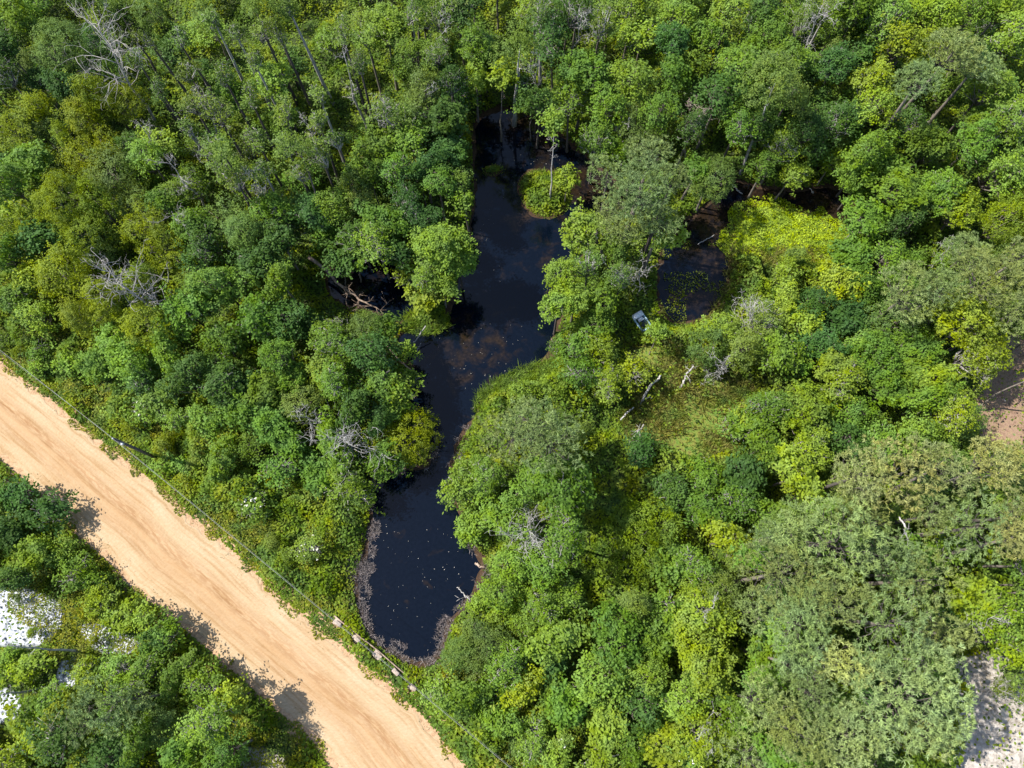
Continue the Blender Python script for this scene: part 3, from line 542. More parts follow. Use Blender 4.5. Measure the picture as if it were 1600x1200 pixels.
for tok in HAND.replace('\n', ';').split(';'):
    if not tok.strip(): continue
    a = tok.split(); tree(float(a[0]), float(a[1]), float(a[2]), a[3], float(a[4]))
M_FLOWER = simple('white_flower', [(.3, (.6, .6, .5)), (.7, (.8, .8, .7))], 3)
for fx, fy, fr, nf, fh in ((392, 786, 22, 26, 2.8), (486, 856, 20, 20, 2.8), (232, 640, 20, 12, 3.2), (1075, 1178, 20, 9, 5.5), (880, 1160, 14, 5, 4.8)):
    d = tree(fx, fy, fr, 'L', fh, thr=6); d['words'] = 'white-flowered light green'; rt = d['o']; rw = d['rw']
    q = rng.normal(0, .42, (nf, 2)) * rw; zz = d['p'][2] + np.sqrt(np.clip(rw * rw - (q ** 2).sum(1), .1, None)) * .75 - rt.location.z; fm = MB()
    for (x_, y_), z_ in zip(q, zz): fm.add(*leaves(np.array([x_, y_, z_]) + rng.normal(0, .05, (9, 3)), np.tile([0, 0, 1.], (9, 1)) + rng.normal(0, .3, (9, 3)), .14, .12))
    link('flowers', fm.mesh('flowers', M_FLOWER), rt)
PINES = """
995 300 54 P 16;952 290 34 P 14;1045 290 38 P 15;985 362 38 P 11;1035 345 36 P 13;955 335 30 P 11;1010 255 36 P 15
838 656 48 P 15;796 680 36 P 11;868 700 38 P 15
1480 80 52 P 16;1445 125 38 P 15;1525 105 38 P 15
1416 462 52 P 11;1540 440 58 P 14;1590 480 34 P 14;1470 455 34 P 11;1510 400 38 P 12
1330 742 50 N 13;1400 742 46 N 14;1470 745 46 N 14;1540 742 46 N 14;1592 790 38 N 15;1450 800 40 P 14;1530 815 44 P 15;1590 730 34 P 13;1580 860 40 N 15
1290 850 66 P 16;1220 900 48 P 15;1345 800 46 P 15;1382 880 54 P 16;1440 905 46 P 15;1250 965 60 P 16;1330 940 44 P 16;1400 965 50 P 16;1190 960 40 P 13;1225 1025 40 P 14;1465 985 36 P 14;1200 840 34 P 12
1400 1085 92 Q 18;1330 1150 60 Q 17;1440 1150 42 Q 17;1330 1035 40 Q 16
1182 1095 46 P 14;1242 1135 52 P 15;1170 1170 42 P 13;1280 1070 38 P 15;1560 1075 20 G 3.5;1590 1060 30 G 4
172 1100 38 P 9;130 1130 26 P 8;215 1095 26 P 8
"""
for tok in PINES.replace('\n', ';').split(';'):
    if not tok.strip(): continue
    a = tok.split(); tree(float(a[0]), float(a[1]), float(a[2]) * rng.uniform(.85, 1.05), a[3], float(a[4]) * (rng.uniform(.78, 1.1) if float(a[0]) > 1100 else 1))

# ------------------------------------------------------------------ trees and shrubs between the hand-read ones
OPEN = [smooth(p) for p in (POND, INLET, POOL_R, CHAN_R, MARSH, CLEAR, OPENR, SAND_R, SAND_L, SAND_L2, SAND_L3, SAND_L4, ISLE, DARK, BOATP, LOGP, [(515, 962), (540, 968), (662, 1072), (645, 1090), (515, 985)])] + [np.array(ROAD_R + ROAD_L[::-1], float)]
_gx, _gy = np.meshgrid(np.arange(-80, 1690, 6.), np.arange(-80, 1270, 6.)); _og = np.max([poly_sd(np.stack([_gx.ravel(), _gy.ravel()], 1), q) for q in OPEN], 0).reshape(_gx.shape)
def open_px(px, py): return float(_og[int((py + 80) / 6), int((px + 80) / 6)])
road_far = G(ROAD_R)
fill = 0; H0 = list(TREES)
HP = np.array([[t['px'], t['py']] for t in H0])
FIXED = [(t['p'], t['rw']) for t in TREES]
tries = 0
while tries < 6000 and fill < 380:
    tries += 1; px = rng.uniform(-60, 1660); py = rng.uniform(-60, 1240)
    i = int(np.argmin(((HP - (px, py)) ** 2).sum(1))); a = H0[i]
    h = a['h'] * rng.uniform(.5, .85); rw = rng.uniform(1.2, 2.3); 
    key = a['key'] if rng.random() < .6 else random.choice('BLDG')
    if key in 'PQN': key = 'G' if rng.random() < .5 else 'B'; h = min(h, 7)
    if a['key'] == 'S' and px < 620:
        if rng.random() < .5: continue
        h = rng.uniform(4, 8)
    if key == 'S' : key = random.choice('SLBO')
    g = at(px, py, 0)[:2]; dr = -float(rs_(g)[0])
    band = px < 1000 and dr < 9 and (py < 0.9 * px + 600) 
    if band: h = rng.uniform(1.2, 2.6); rw = rng.uniform(.9, 1.6); key = random.choice('OBBLG')
    if py > .9 * px + 690 and dr < 7:
        if rng.random() < .5: continue
        h = rng.uniform(1.2, 2.0); rw = rng.uniform(.9, 1.4)
    p = at(px, py, h * .7); rp = rw * FPX / proj(p)[0, 2]
    if open_px(px, py) > -rp * .95: continue
    b = at(px, py, h * .7)[:2]
    if float(rs_(b)[0]) > -rw - .4: continue
    if any(np.linalg.norm(p - q) < .62 * (rw + r2) for q, r2 in FIXED): continue
    tree(px, py, rp, key, h, thr=6.8, rworld=rw); FIXED.append((TREES[-1]['p'], rw)); fill += 1
print('fill', fill, 'tries', tries, 'trees', len(TREES))

# ------------------------------------------------------------------ low plants that nobody could count
edge = lambda P: np.clip(np.minimum(-rs_(P) - .2, -ws_(P) - .2) / 3.0, .08, 1) * np.clip(.12 + np.clip(-poly_sd(P, G(DARK)) - .2, 0, 3) / 3, .12, 1)
def scatter(n, region, zfun, name, mat, L, W, hgt, blade=False, lean=.5, dens_noise=3.0, label=None, cat=None, group=None, seed=1, thr=.25):
    """region(P) -> keep mask"""
    global rng
    rng = np.random.default_rng(seed)
    P = np.stack([rng.uniform(*zfun[0], n), rng.uniform(*zfun[1], n)], 1); P = P[region(P)]
    nz = vnoise(P[:, 0], P[:, 1], dens_noise); P = P[nz + rng.normal(0, .12, len(P)) > thr]; nz = vnoise(P[:, 0], P[:, 1], dens_noise)
    m2 = vnoise(P[:, 0] + 50, P[:, 1], .9)
    z = gz_(P); z = np.maximum(z, WATER_Z + .01)
    if blade:
        Q = np.column_stack([P, z - .02]); D = np.column_stack([rng.normal(0, lean, (len(P), 2)), np.ones(len(P))])
        V, F, A = blades(Q, D, L * (.6 + .8 * rng.random(len(P))) * (.6 + .8 * m2), W)
    else:
        m3 = vnoise(P[:, 0] + 20, P[:, 1] + 9, 2.1); top = hgt * np.clip(.10 + 1.5 * (nz - .25), 0, 1) * (.35 + .45 * m3 + .45 * m2) * edge(P); Q = np.column_stack([P, z + top * (1 - .55 * rng.random(len(P)) ** 2.2) + rng.random(len(P)) * .15])
        Nn = np.column_stack([rng.normal(0, .5, (len(P), 2)), np.ones(len(P))]); V, F, A = leaves(Q, Nn, L * (.6 + .8 * rng.random(len(P))), W, None, .08)
    o = link(name, mesh_np(name, V, F, mat, A)); tagp(o, label, cat, group, 'stuff'); return o
def ins(poly, grow=0.0):
    q = G(smooth(poly)); return lambda P: poly_sd(P, q) > -grow
rr_ = rs_
BLK = np.array([at(x, y)[:2] for x, y in ((528, 973), (558, 998), (590, 1024), (619, 1050), (645, 1073))])
def offblk(P): return np.min([np.hypot(P[:, 0] - b[0], P[:, 1] - b[1]) for b in BLK], 0) > .5
BARE = [CLEAR, SAND_R, SAND_L, SAND_L2, SAND_L3, SAND_L4, OPENR, MARSH, SAND_B]
def forest(P):
    k = (ws_(P) < -.35) & (rr_(P) < -.35) & offblk(P)
    for b in BARE: k &= (poly_sd(P, G(b)) < -.2) | (rng.random(len(P)) < .06)
    return k
scatter(760000, forest, ((-72, 72), (-24, 95)), 'undergrowth', foliage('undergrowth_leaf', (.07, .15, .02), noise=2.0, patch=[(.30, (.06, .11, .02)), (.44, (.10, .165, .018)), (.55, (.15, .21, .02)), (.68, (.19, .225, .015))]), .34, .23, 4.2,
        label='dense low green undergrowth covering the forest floor', cat='undergrowth', seed=3, thr=.08)
def verge(P): 
    d = -rr_(P); return offblk(P) & (d > -.75 + 2.3 * vnoise(P[:, 0], P[:, 1], 1.3) ** 1.3) & (d < 9.5) & (ws_(P) < -.3) & (P[:, 1] > -1.0 * (P[:, 0]) * 0.9 - 46 )
scatter(330000, verge, ((-72, 20), (-24, 40)), 'roadside_weeds', foliage('weed_leaf', (.125, .150, .028), noise=1.5, vlo=.55, patch=[(.32, (.09, .14, .02)), (.46, (.17, .195, .022)), (.58, (.22, .225, .025)), (.7, (.13, .19, .02))]), .24, .14, 1.7,
        label='low olive-green weeds and brambles along the sandy road', cat='weeds', seed=4, dens_noise=1.6, thr=.16)
scatter(60000, lambda P: (np.abs(rs_(P) - .45) < .9) & (vnoise(P[:, 0] + 31, P[:, 1], .55) * .6 + vnoise(P[:, 0], P[:, 1] + 17, 2.2) * .4 > .56 + .10 * np.clip(rs_(P), -.4, 1.2)), ((-72, 20), (-24, 40)), 'verge_grass', foliage('verge_blade', (.16, .18, .05), noise=1, vlo=.5), .28, .05, .3, blade=True, lean=1.0,
        label='ragged dry grass creeping onto both edges of the sandy road', cat='grass', seed=15, dens_noise=1.2, thr=.15)
scatter(110000, lambda P: poly_sd(P, G(smooth(MARSH))) > -1.4 + 2.2 * (vnoise(P[:, 0], P[:, 1], 1.5) - .35), ((18, 52), (30, 66)), 'marsh_plants', foliage('marsh_leaf', (.22, .30, .018), noise=1.2, vlo=.6, patch=[(.30, (.14, .22, .02)), (.42, (.26, .35, .02)), (.6, (.34, .43, .025))]), .22, .13, .8,
        label='bright yellow-green carpet of marsh plants beside the brown channel', cat='marsh plants', seed=5, dens_noise=2.2, thr=.1)
scatter(60000, lambda P: (poly_sd(P, G(smooth(ISLE))) > .1) | (poly_sd(P, G(smooth(ISLET))) > 0), ((-10, 15), (40, 70)), 'islet_grass', foliage('islet_blade', (.22, .33, .035), noise=1, vlo=.5, patch=[(.35, (.12, .20, .03)), (.55, (.24, .34, .035))]), .34, .07, .5, blade=True, lean=.8,
        label='bright green grass on the islets near the head of the pond', cat='grass', seed=6, dens_noise=2, thr=.05)
scatter(90000, lambda P: (poly_sd(P, G(smooth(GRASSB))) > -.5) | (poly_sd(P, G(smooth(GRASSC))) > -.6), ((-16, 10), (18, 50)), 'bank_grass', foliage('bank_blade', (.19, .28, .045), noise=2, vlo=.6), .9, .07, .5, blade=True, lean=.7,
        label='long green grass on the banks of the pond', cat='grass', seed=7, dens_noise=2, thr=.05)
scatter(120000, lambda P: ((poly_sd(P, G(smooth(OPENR))) > -1.5) | (poly_sd(P, G(smooth(MIXED))) > -.5)) & (ws_(P) < .3), ((8, 52), (10, 56)), 'reeds', foliage('reed_blade', (.17, .17, .05), noise=1.5, vlo=.5, patch=[(.32, (.09, .15, .03)), (.45, (.15, .18, .03)), (.55, (.22, .20, .06)), (.68, (.16, .22, .02))]), .85, .10, .5, blade=True, lean=.9,
        label='tan and green reeds lying in the boggy opening right of the pond', cat='reeds', seed=8, dens_noise=2.5, thr=.3)
scatter(22000, lambda P: (poly_sd(P, G(smooth(CLEAR))) > -1) | (poly_sd(P, G(smooth(SAND_R))) > -1), ((30, 66), (-24, 50)), 'dry_grass', foliage('dry_blade', (.24, .21, .08), noise=2, vlo=.5), .45, .05, .5, blade=True, lean=1.0,
        label='thin dry grass on the open ground at the right edge', cat='grass', seed=9, dens_noise=1.5, thr=.45)
scatter(26000, lambda P: (poly_sd(P, G(smooth(POOL_R))) > -.6) & (vnoise(P[:, 0] + 3, P[:, 1], 1.4) > .56), ((14, 44), (28, 62)), 'emergent_plants', foliage('emergent_leaf', (.15, .19, .02), noise=1.5, vlo=.5), .24, .13, .5,
        label='scattered green tufts growing out of the shaded pool left of the marsh', cat='water plants', seed=13, dens_noise=1.6, thr=.35)
scatter(3500, lambda P: np.max([poly_sd(P, G(q)) for q in (SAND_L, SAND_L2, SAND_L3, SAND_L4)], 0) > -.6, ((-72, -30), (-24, 20)), 'sand_weeds', foliage('sand_weed_leaf', (.15, .18, .03), noise=1.5, vlo=.4), .26, .12, .7,
        label='weeds breaking up the white ground at lower left', cat='weeds', seed=14, dens_noise=1.1, thr=.47)
# grey-mauve brush round the lower pool
BRUSH = [(548, 850), (585, 800), (592, 840), (575, 900), (572, 960), (592, 1000), (640, 1012), (676, 1018), (690, 970), (735, 935), (742, 950), (712, 985), (700, 1060), (640, 1062), (560, 1000), (535, 930)]
def brush(P): s = ws_(P); return (poly_sd(P, G(BRUSH)) > -.3) & (s < 1.5) & (vnoise(P[:, 0], P[:, 1], .9) > .30 + .22 * np.clip(s, 0, 1.5)) 
def shore(P): s = ws_(P) ; return (s > -1.0) & (s < .45 + .5 * (vnoise(P[:, 0], P[:, 1], 1.2) - .5)) & (P[:, 1] < 26) & (P[:, 1] > -12) & (P[:, 0] > -22)
mauve = foliage('brush_twig', (.19, .165, .16), trans=.05, noise=1.2, vlo=.4, vhi=1.6, rough=.8)
scatter(240000, lambda P: brush(P) | (shore(P) & (vnoise(P[:, 0] + 9, P[:, 1], .7) > .62)), ((-22, 8), (-12, 28)), 'dead_brush', mauve, .42, .045, .6, blade=True, lean=1.2,
        label='grey and mauve dead brush fringing the lower pool', cat='brush', seed=10, dens_noise=.8, thr=.2)
def pondp(P): return ws_(P) > .4
scatter(1500, lambda P: pondp(P) & (vnoise(P[:, 0], P[:, 1], 3.5) > .42), ((-22, 12), (-12, 62)), 'floating_leaves', foliage('fallen_leaf', (.5, .47, .42), trans=0, vlo=.2, vhi=1.1), .085, .06, .0,
        label='tiny pale leaves floating on the dark pond', cat='fallen leaves', seed=12, dens_noise=4, thr=.1)
rng = np.random.default_rng(21)

# ------------------------------------------------------------------ dead wood
def bare_tree(name, base, top, rad, nb, spread, mat, label, cat, seed, group=None, twigs=5, droop=0.0, bend=.05, start=.35):
    """trunk from base to top (world), branches along the upper part"""
    r = np.random.default_rng(seed); base = np.array(base, float); top = np.array(top, float); ax = top - base; Lh = np.linalg.norm(ax)
    pts = [base + ax * t + (r.normal(0, bend * Lh * .35, 3) if 0 < t < 1 else 0) for t in np.linspace(0, 1, 7)]
    rd = [rad * (1 - .8 * t) * (1.3 if t == 0 else 1) for t in np.linspace(0, 1, 7)]
    root = bpy.data.objects.new(name, None); C.objects.link(root); root.location = base; root.empty_display_size = .3; tagp(root, label, cat, group)
    tb = MB(); tb.tube([p - base for p in pts], rd, 6); link('trunk', tb.mesh('trunk', mat, True), root)
    bb = MB()
    def branch(p, d, L, rr, lev):
        d = d / np.linalg.norm(d); q = [p]; dd = d.copy()
        for s in range(4):
            dd = dd + r.normal(0, .28, 3); dd[2] += .06 - droop; dd /= np.linalg.norm(dd); q.append(q[-1] + dd * L / 4)
        bb.tube(q, [rr * (1 - .2 * i) for i in range(5)], 4)
        if lev < 2:
            for s in range(twigs if lev == 0 else 3):
                k = r.integers(1, 5); branch(q[k], dd + r.normal(0, .75, 3), L * r.uniform(.35, .6), max(rr * .55, .016), lev + 1)
    for i in range(nb):
        if nb < 7 and i: link('branch', bb.mesh('branch', mat), root); bb = MB()
        t = start + (1 - start) * (i + r.random()) / nb; k = t * 6; j = min(int(k), 5); p = pts[j] + (pts[j + 1] - pts[j]) * (k - j)
        a = r.uniform(0, 6.28); d = np.array([math.cos(a), math.sin(a), r.uniform(.1, .9)]) + ax / Lh * .3
        branch(p - base, d, spread * r.uniform(.6, 1.15) * (1.15 - .5 * t), rad * .27, 0)
    link('branches' if nb >= 7 else 'branch', bb.mesh('branches', mat), root); return root
V3 = lambda px, py, z=0.0: at(px, py, z)
DT = 'dead_tree'
# (name, base px, top px, top height, radius, branches, spread, material, label)
DEAD = [
    ((258, 208), (148, 40), 17, .21, 20, 6.0, M_TWIG, 'largest bare grey tree at upper left, its many branches spreading over olive crowns'),
    ((292, 528), (172, 422), 12, .21, 22, 4.2, M_TWIG, 'bare grey snag with twiggy top between the sandy road and the inlet'),
    ((555, 735), (535, 680), 7, .17, 16, 4.2, M_PALE, 'twisted white dead tree left of the pond neck'),
    ((490, 690), (478, 648), 7.5, .09, 9, 2.4, M_PALE, 'small white bare tree up and left of the twisted dead tree'),
    ((822, 862), (826, 828), 9.5, .13, 18, 4.6, M_PALE, 'white leafless tree spreading over green crowns right of the lower pool'),
    ((561, 192), (536, 80), 15, .20, 9, 1.6, M_TWIG, 'tall grey dead trunk near the top with short side twigs'),
    ((1093, 235), (1092, 165), 10.5, .14, 15, 2.8, M_BROWNTWIG, 'brown twiggy dead tree hanging above the channel behind the big pine'),
    ((1155, 592), (1130, 566), 6.5, .09, 11, 2.4, M_PALE, 'low grey dead bush with fanned branches left of yellow-green trees'),
    ((1265, 1065), (1280, 1010), 13, .12, 8, 2.4, M_PALE, 'bare curved grey branches poking up between the pines at lower right'),
    ((1110, 960), (1115, 950), 10.3, .10, 10, 2.2, M_PALE, 'bare white branches over the yellow-green crown left of the large pines'),
    ((1540, 1010), (1555, 962), 9.6, .10, 10, 2.4, M_PALE, 'bare white branches over the yellow-green crown at lower right edge'),
    ((1105, 1160), (1112, 1140), 9.2, .09, 9, 2.4, M_PALE, 'bare white branches over the yellow-green crown at the bottom edge'),
    ((700, 60), (685, 18), 15.5, .10, 9, 2.0, M_PALE, 'bare pale branches rising from thin trees at top centre-left'),
    ((1260, 70), (1285, 8), 14, .12, 12, 2.8, M_PALE, 'bare silvery branches at the top right edge of the forest'),
    ((1585, 1110), (1560, 1075), 4, .07, 10, 2.2, M_TWIG, 'grey dead scrub beside the pale sand at lower right'),
    ((1570, 1180), (1530, 1130), 3.5, .07, 9, 2.0, M_TWIG, 'low grey dead scrub nearest the bottom right corner'),
    ((262, 250), (215, 190), 12, .13, 9, 2.2, M_TWIG, 'grey bare tree just below the largest bare tree'),
    ((330, 320), (262, 250), 12.5, .14, 9, 2.4, M_TWIG, 'grey bare tree standing alone in thin trees left of centre top'),
    ((975, 235), (968, 190), 9, .12, 10, 2.2, M_PALE, 'bare pale branches above the big pine by the pond'),
    ((850, 130), (838, 78), 13, .12, 9, 2.4, M_PALE, 'bare white branches right of the pale trunk at the pond head'),
    ((560, 545), (532, 508), 6, .08, 9, 1.9, M_TWIG, 'grey bare shrub below the fallen log'),
    ((385, 305), (322, 232), 12.5, .12, 12, 3.0, M_TWIG, 'grey bare tree with curled twigs halfway between the largest bare tree and the log'),
    ((432, 335), (392, 268), 12, .10, 11, 2.6, M_PALE, 'pale twiggy dead tree up and left of the log, beside the leaning dark trunk'),
    ((505, 262), (478, 195), 12.5, .11, 12, 2.8, M_TWIG, 'twiggy grey dead tree below and left of the tall grey dead trunk'),
    ((345, 205), (300, 140), 13.5, .11, 11, 2.6, M_TWIG, 'thin grey dead tree right of the largest bare tree'),
    ((620, 230), (602, 160), 12.5, .10, 11, 2.4, M_PALE, 'pale thin dead branches right of the tall grey dead trunk'),
    ((330, 392), (268, 330), 10, .10, 11, 2.6, M_TWIG, 'grey dead tree midway between the twiggy snag and the fallen log'),
    ((668, 200), (660, 140), 12, .10, 10, 2.4, M_PALE, 'silvery dead branches in grey-green crowns left of the pond head'),
    ((898, 70), (905, 12), 14.5, .10, 10, 2.8, M_PALE, 'silvery bare branches at the top edge right of the thick pale trunk'),
    ((1010, 455), (1005, 415), 8, .09, 11, 2.2, M_PALE, 'pale dead twigs under the big pine just above the small boat'),
    ((1190, 520), (1178, 482), 8.8, .10, 12, 3.0, M_PALE, 'pale silvery branches in the thin tree below the yellow-green marsh'),
    ((1480, 410), (1490, 380), 8.5, .08, 8, 2.0, M_PALE, 'bare grey branches in green crowns left of the right-edge pine'),
]
for i, (b, t, h, rad, nb, sp, mt, lab) in enumerate(DEAD):
    B = V3(*b); T = V3(*t, h)
    if i not in (0, 1, 8):   # nearly upright
        B[0] = B[0] * .35 + T[0] * .65; B[1] = B[1] * .35 + T[1] * .65
    B[2] = -.4; bare_tree(DT, B, T, rad, nb, sp, mt, lab, 'dead tree', 300 + i, start=.5 if i in (0, 1) else .4)
# leaning and standing pale trunks with their own leaves at the top
def stem(name, b, t, h, rad, mat, label, cat, key=None, cr=0, seed=0, nb=3, sp=1.0):
    B = V3(*b); T = V3(*t, h); B[2] = -.7
    o = bare_tree(name, B, T, rad, nb, sp, mat, label, cat, seed, twigs=3, bend=.02, start=.6)
    if key:
        kd, alb = KIND[key][:2]; si = int(np.argmin([abs(math.log(cr / s)) for s in SIZES])); cm, lm = CROWNS[kd, si, seed % 3]
        c_ = link('crown', cm, o, T - B); s = cr / SIZES[si]; c_.scale = (s, s, s); c_.color = (*alb, 1)
    return o
stem('swamp_tree', (803, 192), (812, 78), 13, .32, M_PALE, 'tree with a thick pale trunk standing in water at the pond head', 'tree', 'S', 2.6, 1)
stem('swamp_tree', (783, 218), (785, 122), 9, .13, M_BARK, 'slender straight tree standing in water left of the thick pale trunk', 'tree', 'Y', 1.4, 2)
stem('swamp_tree', (828, 216), (830, 165), 6, .11, M_BARK, 'short leafy tree standing in water right of the thick pale trunk', 'tree', 'B', 1.7, 3)
stem('swamp_tree', (860, 318), (866, 195), 11, .14, M_PALE, 'tall thin grey trunk on the grassy islet with leaves at its top', 'tree', 'L', 1.5, 4, nb=6, sp=1.4)
stem('sapling', (882, 320), (886, 282), 3.4, .07, M_BARK, 'yellow-green leafy sapling on the right side of the grassy islet', 'sapling', 'Y', 1.2, 5)
stem('leaning_trunk', (1157, 272), (1212, 128), 14, .20, M_PALE, 'pale trunk leaning right from the edge of the brown channel', 'tree', 'G', 2.4, 6)
stem('leaning_trunk', (1305, 238), (1332, 190), 7, .10, M_BARK, 'thin trunk leaning right above the brown channel', 'tree', 'D', 1.6, 7)
stem('swamp_tree', (521, 395), (470, 240), 14, .20, M_DARKBARK, 'dark bare-sided trunk leaning to the upper left above the fallen log', 'tree', 'S', 2.0, 8)
stem('swamp_tree', (432, 370), (352, 258), 13, .19, M_DARKBARK, 'dark trunk leaning upper left in the thin trees left of the log', 'tree', 'S', 2.2, 9)
stem('swamp_tree', (265, 148), (185, 15), 16, .20, M_DARKBARK, 'dark bare trunk reaching the top edge right of the largest bare tree', 'tree', 'S', 2.0, 10)
stem('swamp_tree', (470, 150), (428, 22), 15, .20, M_DARKBARK, 'dark straight trunk among thin trees near the top, left of a dark gap', 'tree', 'S', 2.0, 11)
stem('swamp_tree', (440, 112), (398, 8), 15, .16, M_BARK, 'grey straight trunk at the top beside a dark trunk', 'tree', 'S', 1.7, 12)
stem('swamp_tree', (356, 95), (330, 40), 13, .16, M_BARK, 'short-looking grey trunk in the upper left thin trees', 'tree', 'S', 1.8, 13)
stem('swamp_tree', (562, 438), (562, 400), 5, .13, M_BARK, 'small tree with a light trunk standing in the inlet above the log', 'tree', 'B', 1.6, 14)
stem('swamp_tree', (539, 446), (538, 412), 5, .10, M_BARK, 'small tree with a brown trunk behind the fallen log', 'tree', 'D', 1.5, 15)
stem('swamp_tree', (688, 458), (690, 392), 8.5, .14, M_PALE, 'light green tree with a pale trunk on the left bank above the tree shadow', 'tree', 'L', 2.4, 16)
stem('pine_tree', (1548, 566), (1652, 505), 13, .24, M_BARK, 'pine with its trunk crossing the reddish clearing at the right edge', 'pine', 'P', 3.0, 17)
stem('pine_tree', (1520, 640), (1662, 560), 12, .13, M_BARK, 'thin pine trunk crossing the lower half of the reddish clearing', 'pine', 'P', 2.2, 18)
stem('pine_tree', (718, 30), (716, -25), 16, .22, M_BARK, 'straight grey trunk rising out of the top edge', 'tree', 'P', 2.4, 19)
stem('bent_trunk', (130, 1020), (12, 1008), 8, .14, M_PALE, 'long thin bent trunk over the white ground at lower left', 'tree', None, 0, 20, nb=4, sp=1.2)
stem('bent_trunk', (62, 1078), (-10, 1086), 6, .14, M_TWIG, 'straight bare trunk reaching the left edge above the bottom corner', 'tree', None, 0, 21, nb=3, sp=1)
stem('leaning_trunk', (1015, 555), (1028, 520), 4.5, .10, M_BARK, 'leafy tree with a forked pale trunk just below the small boat', 'tree', 'L', 1.2, 22)
def log(name, pts, rads, mat, label, cat='log', seed=0, nb=0, sp=1.0, group=None):
    P = np.array([V3(x, y, z) for x, y, z in pts]); c = P.mean(0); c[2] = 0; r = np.random.default_rng(seed)
    # resample smooth
    t = np.linspace(0, 1, len(P)); tt = np.linspace(0, 1, 14); Q = np.stack([np.interp(tt, t, P[:, k]) for k in range(3)], 1); Q[1:-1] += r.normal(0, .05, (12, 3)); rr = np.interp(tt, t, rads)
    root = bpy.data.objects.new(name, None); C.objects.link(root); root.location = c; tagp(root, label, cat, group); root.empty_display_size = .3
    mb = MB(); mb.tube(Q - c, rr, 8 if False else 6); link('stem', mb.mesh('stem', mat, True), root)
    if nb:
        bb = MB()
        for i in range(nb):
            if nb < 7 and i: link('branch', bb.mesh('branch', mat), root); bb = MB()
            k = r.integers(6, 14); p = Q[k] - c; d = r.normal(size=3); d[2] = abs(d[2]) * .6; d /= np.linalg.norm(d); L = sp * r.uniform(.5, 1.2)
            m_ = p + d * L * .5 + r.normal(0, .1 * L, 3); e = p + d * L + r.normal(0, .15 * L, 3); s = rr[k] * .5
            bb.tube([p, m_, e], [s, s * .6, .015], 4)
            for q in range(3): bb.tube([m_, m_ + r.normal(0, .35 * L, 3) + d * .3 * L], [s * .4, .012], 4)
        link('branches' if nb >= 7 else 'branch', bb.mesh('branches', mat), root)
    return root
log('fallen_log', [(482, 402, 2.6), (508, 420, 2.0), (528, 443, 1.4), (552, 460, .6), (575, 475, .1), (594, 485, -.2)], [.23, .18, .16, .13, .10, .05], M_LOG, 'long brown fallen log with a broken end lying across the inlet', seed=1, nb=14, sp=2.0)
log('fallen_branch', [(645, 541, .4), (655, 524, 1.4), (665, 509, 2.2)], [.06, .07, .05], M_PALE, 'pale straight stick slanting up from the left bank of the pond', 'branch', 2)
log('fallen_branch', [(651, 547, .3), (658, 536, 1.2)], [.05, .04], M_PALE, 'shorter pale stick beside the straight slanting one', 'branch', 3)
log('fallen_branch', [(605, 540, 1.5), (622, 562, 1.2), (652, 585, .2)], [.07, .08, .06], M_LOG, 'thin brown branch leaning down to the left edge of the pond', 'branch', 4, nb=2, sp=.7)
log('fallen_log', [(582, 646, .8), (592, 655, .6), (602, 666, .3)], [.16, .16, .12], M_LOG, 'short brown log end above the round bush at the pond neck', 'log', 5)
log('fallen_branch', [(714, 918, .5), (724, 928, .3), (735, 938, .1)], [.05, .06, .07], M_PALE, 'forked pale stick poking over the right side of the lower pool', 'branch', 6, nb=3, sp=.7)
log('fallen_log', [(742, 880, -.25), (750, 884, -.2), (757, 887, -.2)], [.12, .15, .10], M_LOG, 'small pinkish piece of wood at the right edge of the lower pool', 'log', 7)
log('fallen_log', [(1033, 585, 3.0), (1029, 593, 2.6), (1018, 600, 2.0), (1008, 615, 1.0), (1002, 628, .1)], [.09, .12, .13, .14, .16], M_PALE, 'crooked pale trunk leaning over the boggy opening', 'log', 8, nb=3, sp=.8)
log('fallen_log', [(970, 656, .8), (980, 645, .8), (990, 636, .7)], [.08, .09, .08], M_PALE, 'pale log lying in shade left of the boggy opening', 'log', 9)
log('fallen_branch', [(988, 685, .5), (999, 673, 1.0), (1006, 663, 1.5)], [.07, .08, .06], M_PALE, 'forked pale branch below the crooked pale trunk', 'branch', 10, nb=4, sp=1.0)
log('fallen_log', [(1062, 608, .1), (1070, 595, .8), (1072, 585, 1.5), (1084, 572, 2.6)], [.14, .13, .12, .08], M_PALE, 'curved white trunk on the right side of the boggy opening', 'log', 11, nb=4, sp=1.0)
log('fallen_log', [(1080, 722, .2), (1098, 717, .2), (1120, 712, .2)], [.06, .09, .08], M_PALE, 'straight pale log below the boggy opening', 'log', 12)
log('fallen_log', [(1055, 508, .1), (1066, 520, .2), (1082, 534, .1)], [.06, .08, .06], M_PALE, 'thin pale log below the dark right pool', 'log', 13)
log('fallen_log', [(1144, 288, -.3), (1152, 297, -.25), (1160, 303, -.3)], [.07, .09, .06], M_PALE, 'pale log in the brown channel at the foot of the leaning trunk', 'log', 14)
log('fallen_branch', [(1090, 382, -.3), (1102, 375, -.2), (1116, 367, -.3)], [.05, .06, .04], M_PALE, 'thin pale stick lying in brown water left of the marsh', 'branch', 15)
log('fallen_branch', [(1265, 294, -.3), (1272, 302, -.25), (1268, 300, -.25)], [.06, .06, .05], M_PALE, 'short stick in the brown channel near its right end', 'branch', 16)
log('fallen_branch', [(1562, 618, .05), (1570, 626, .1), (1566, 632, .05)], [.05, .05, .04], M_PALE, 'small pale branch on the reddish clearing', 'branch', 17)
log('fallen_branch', [(1560, 1140, .1), (1590, 1165, .2), (1625, 1190, .1)], [.05, .06, .05], M_TWIG, 'long grey branch lying on the pale sand at lower right', 'branch', 18, nb=4, sp=1.0)
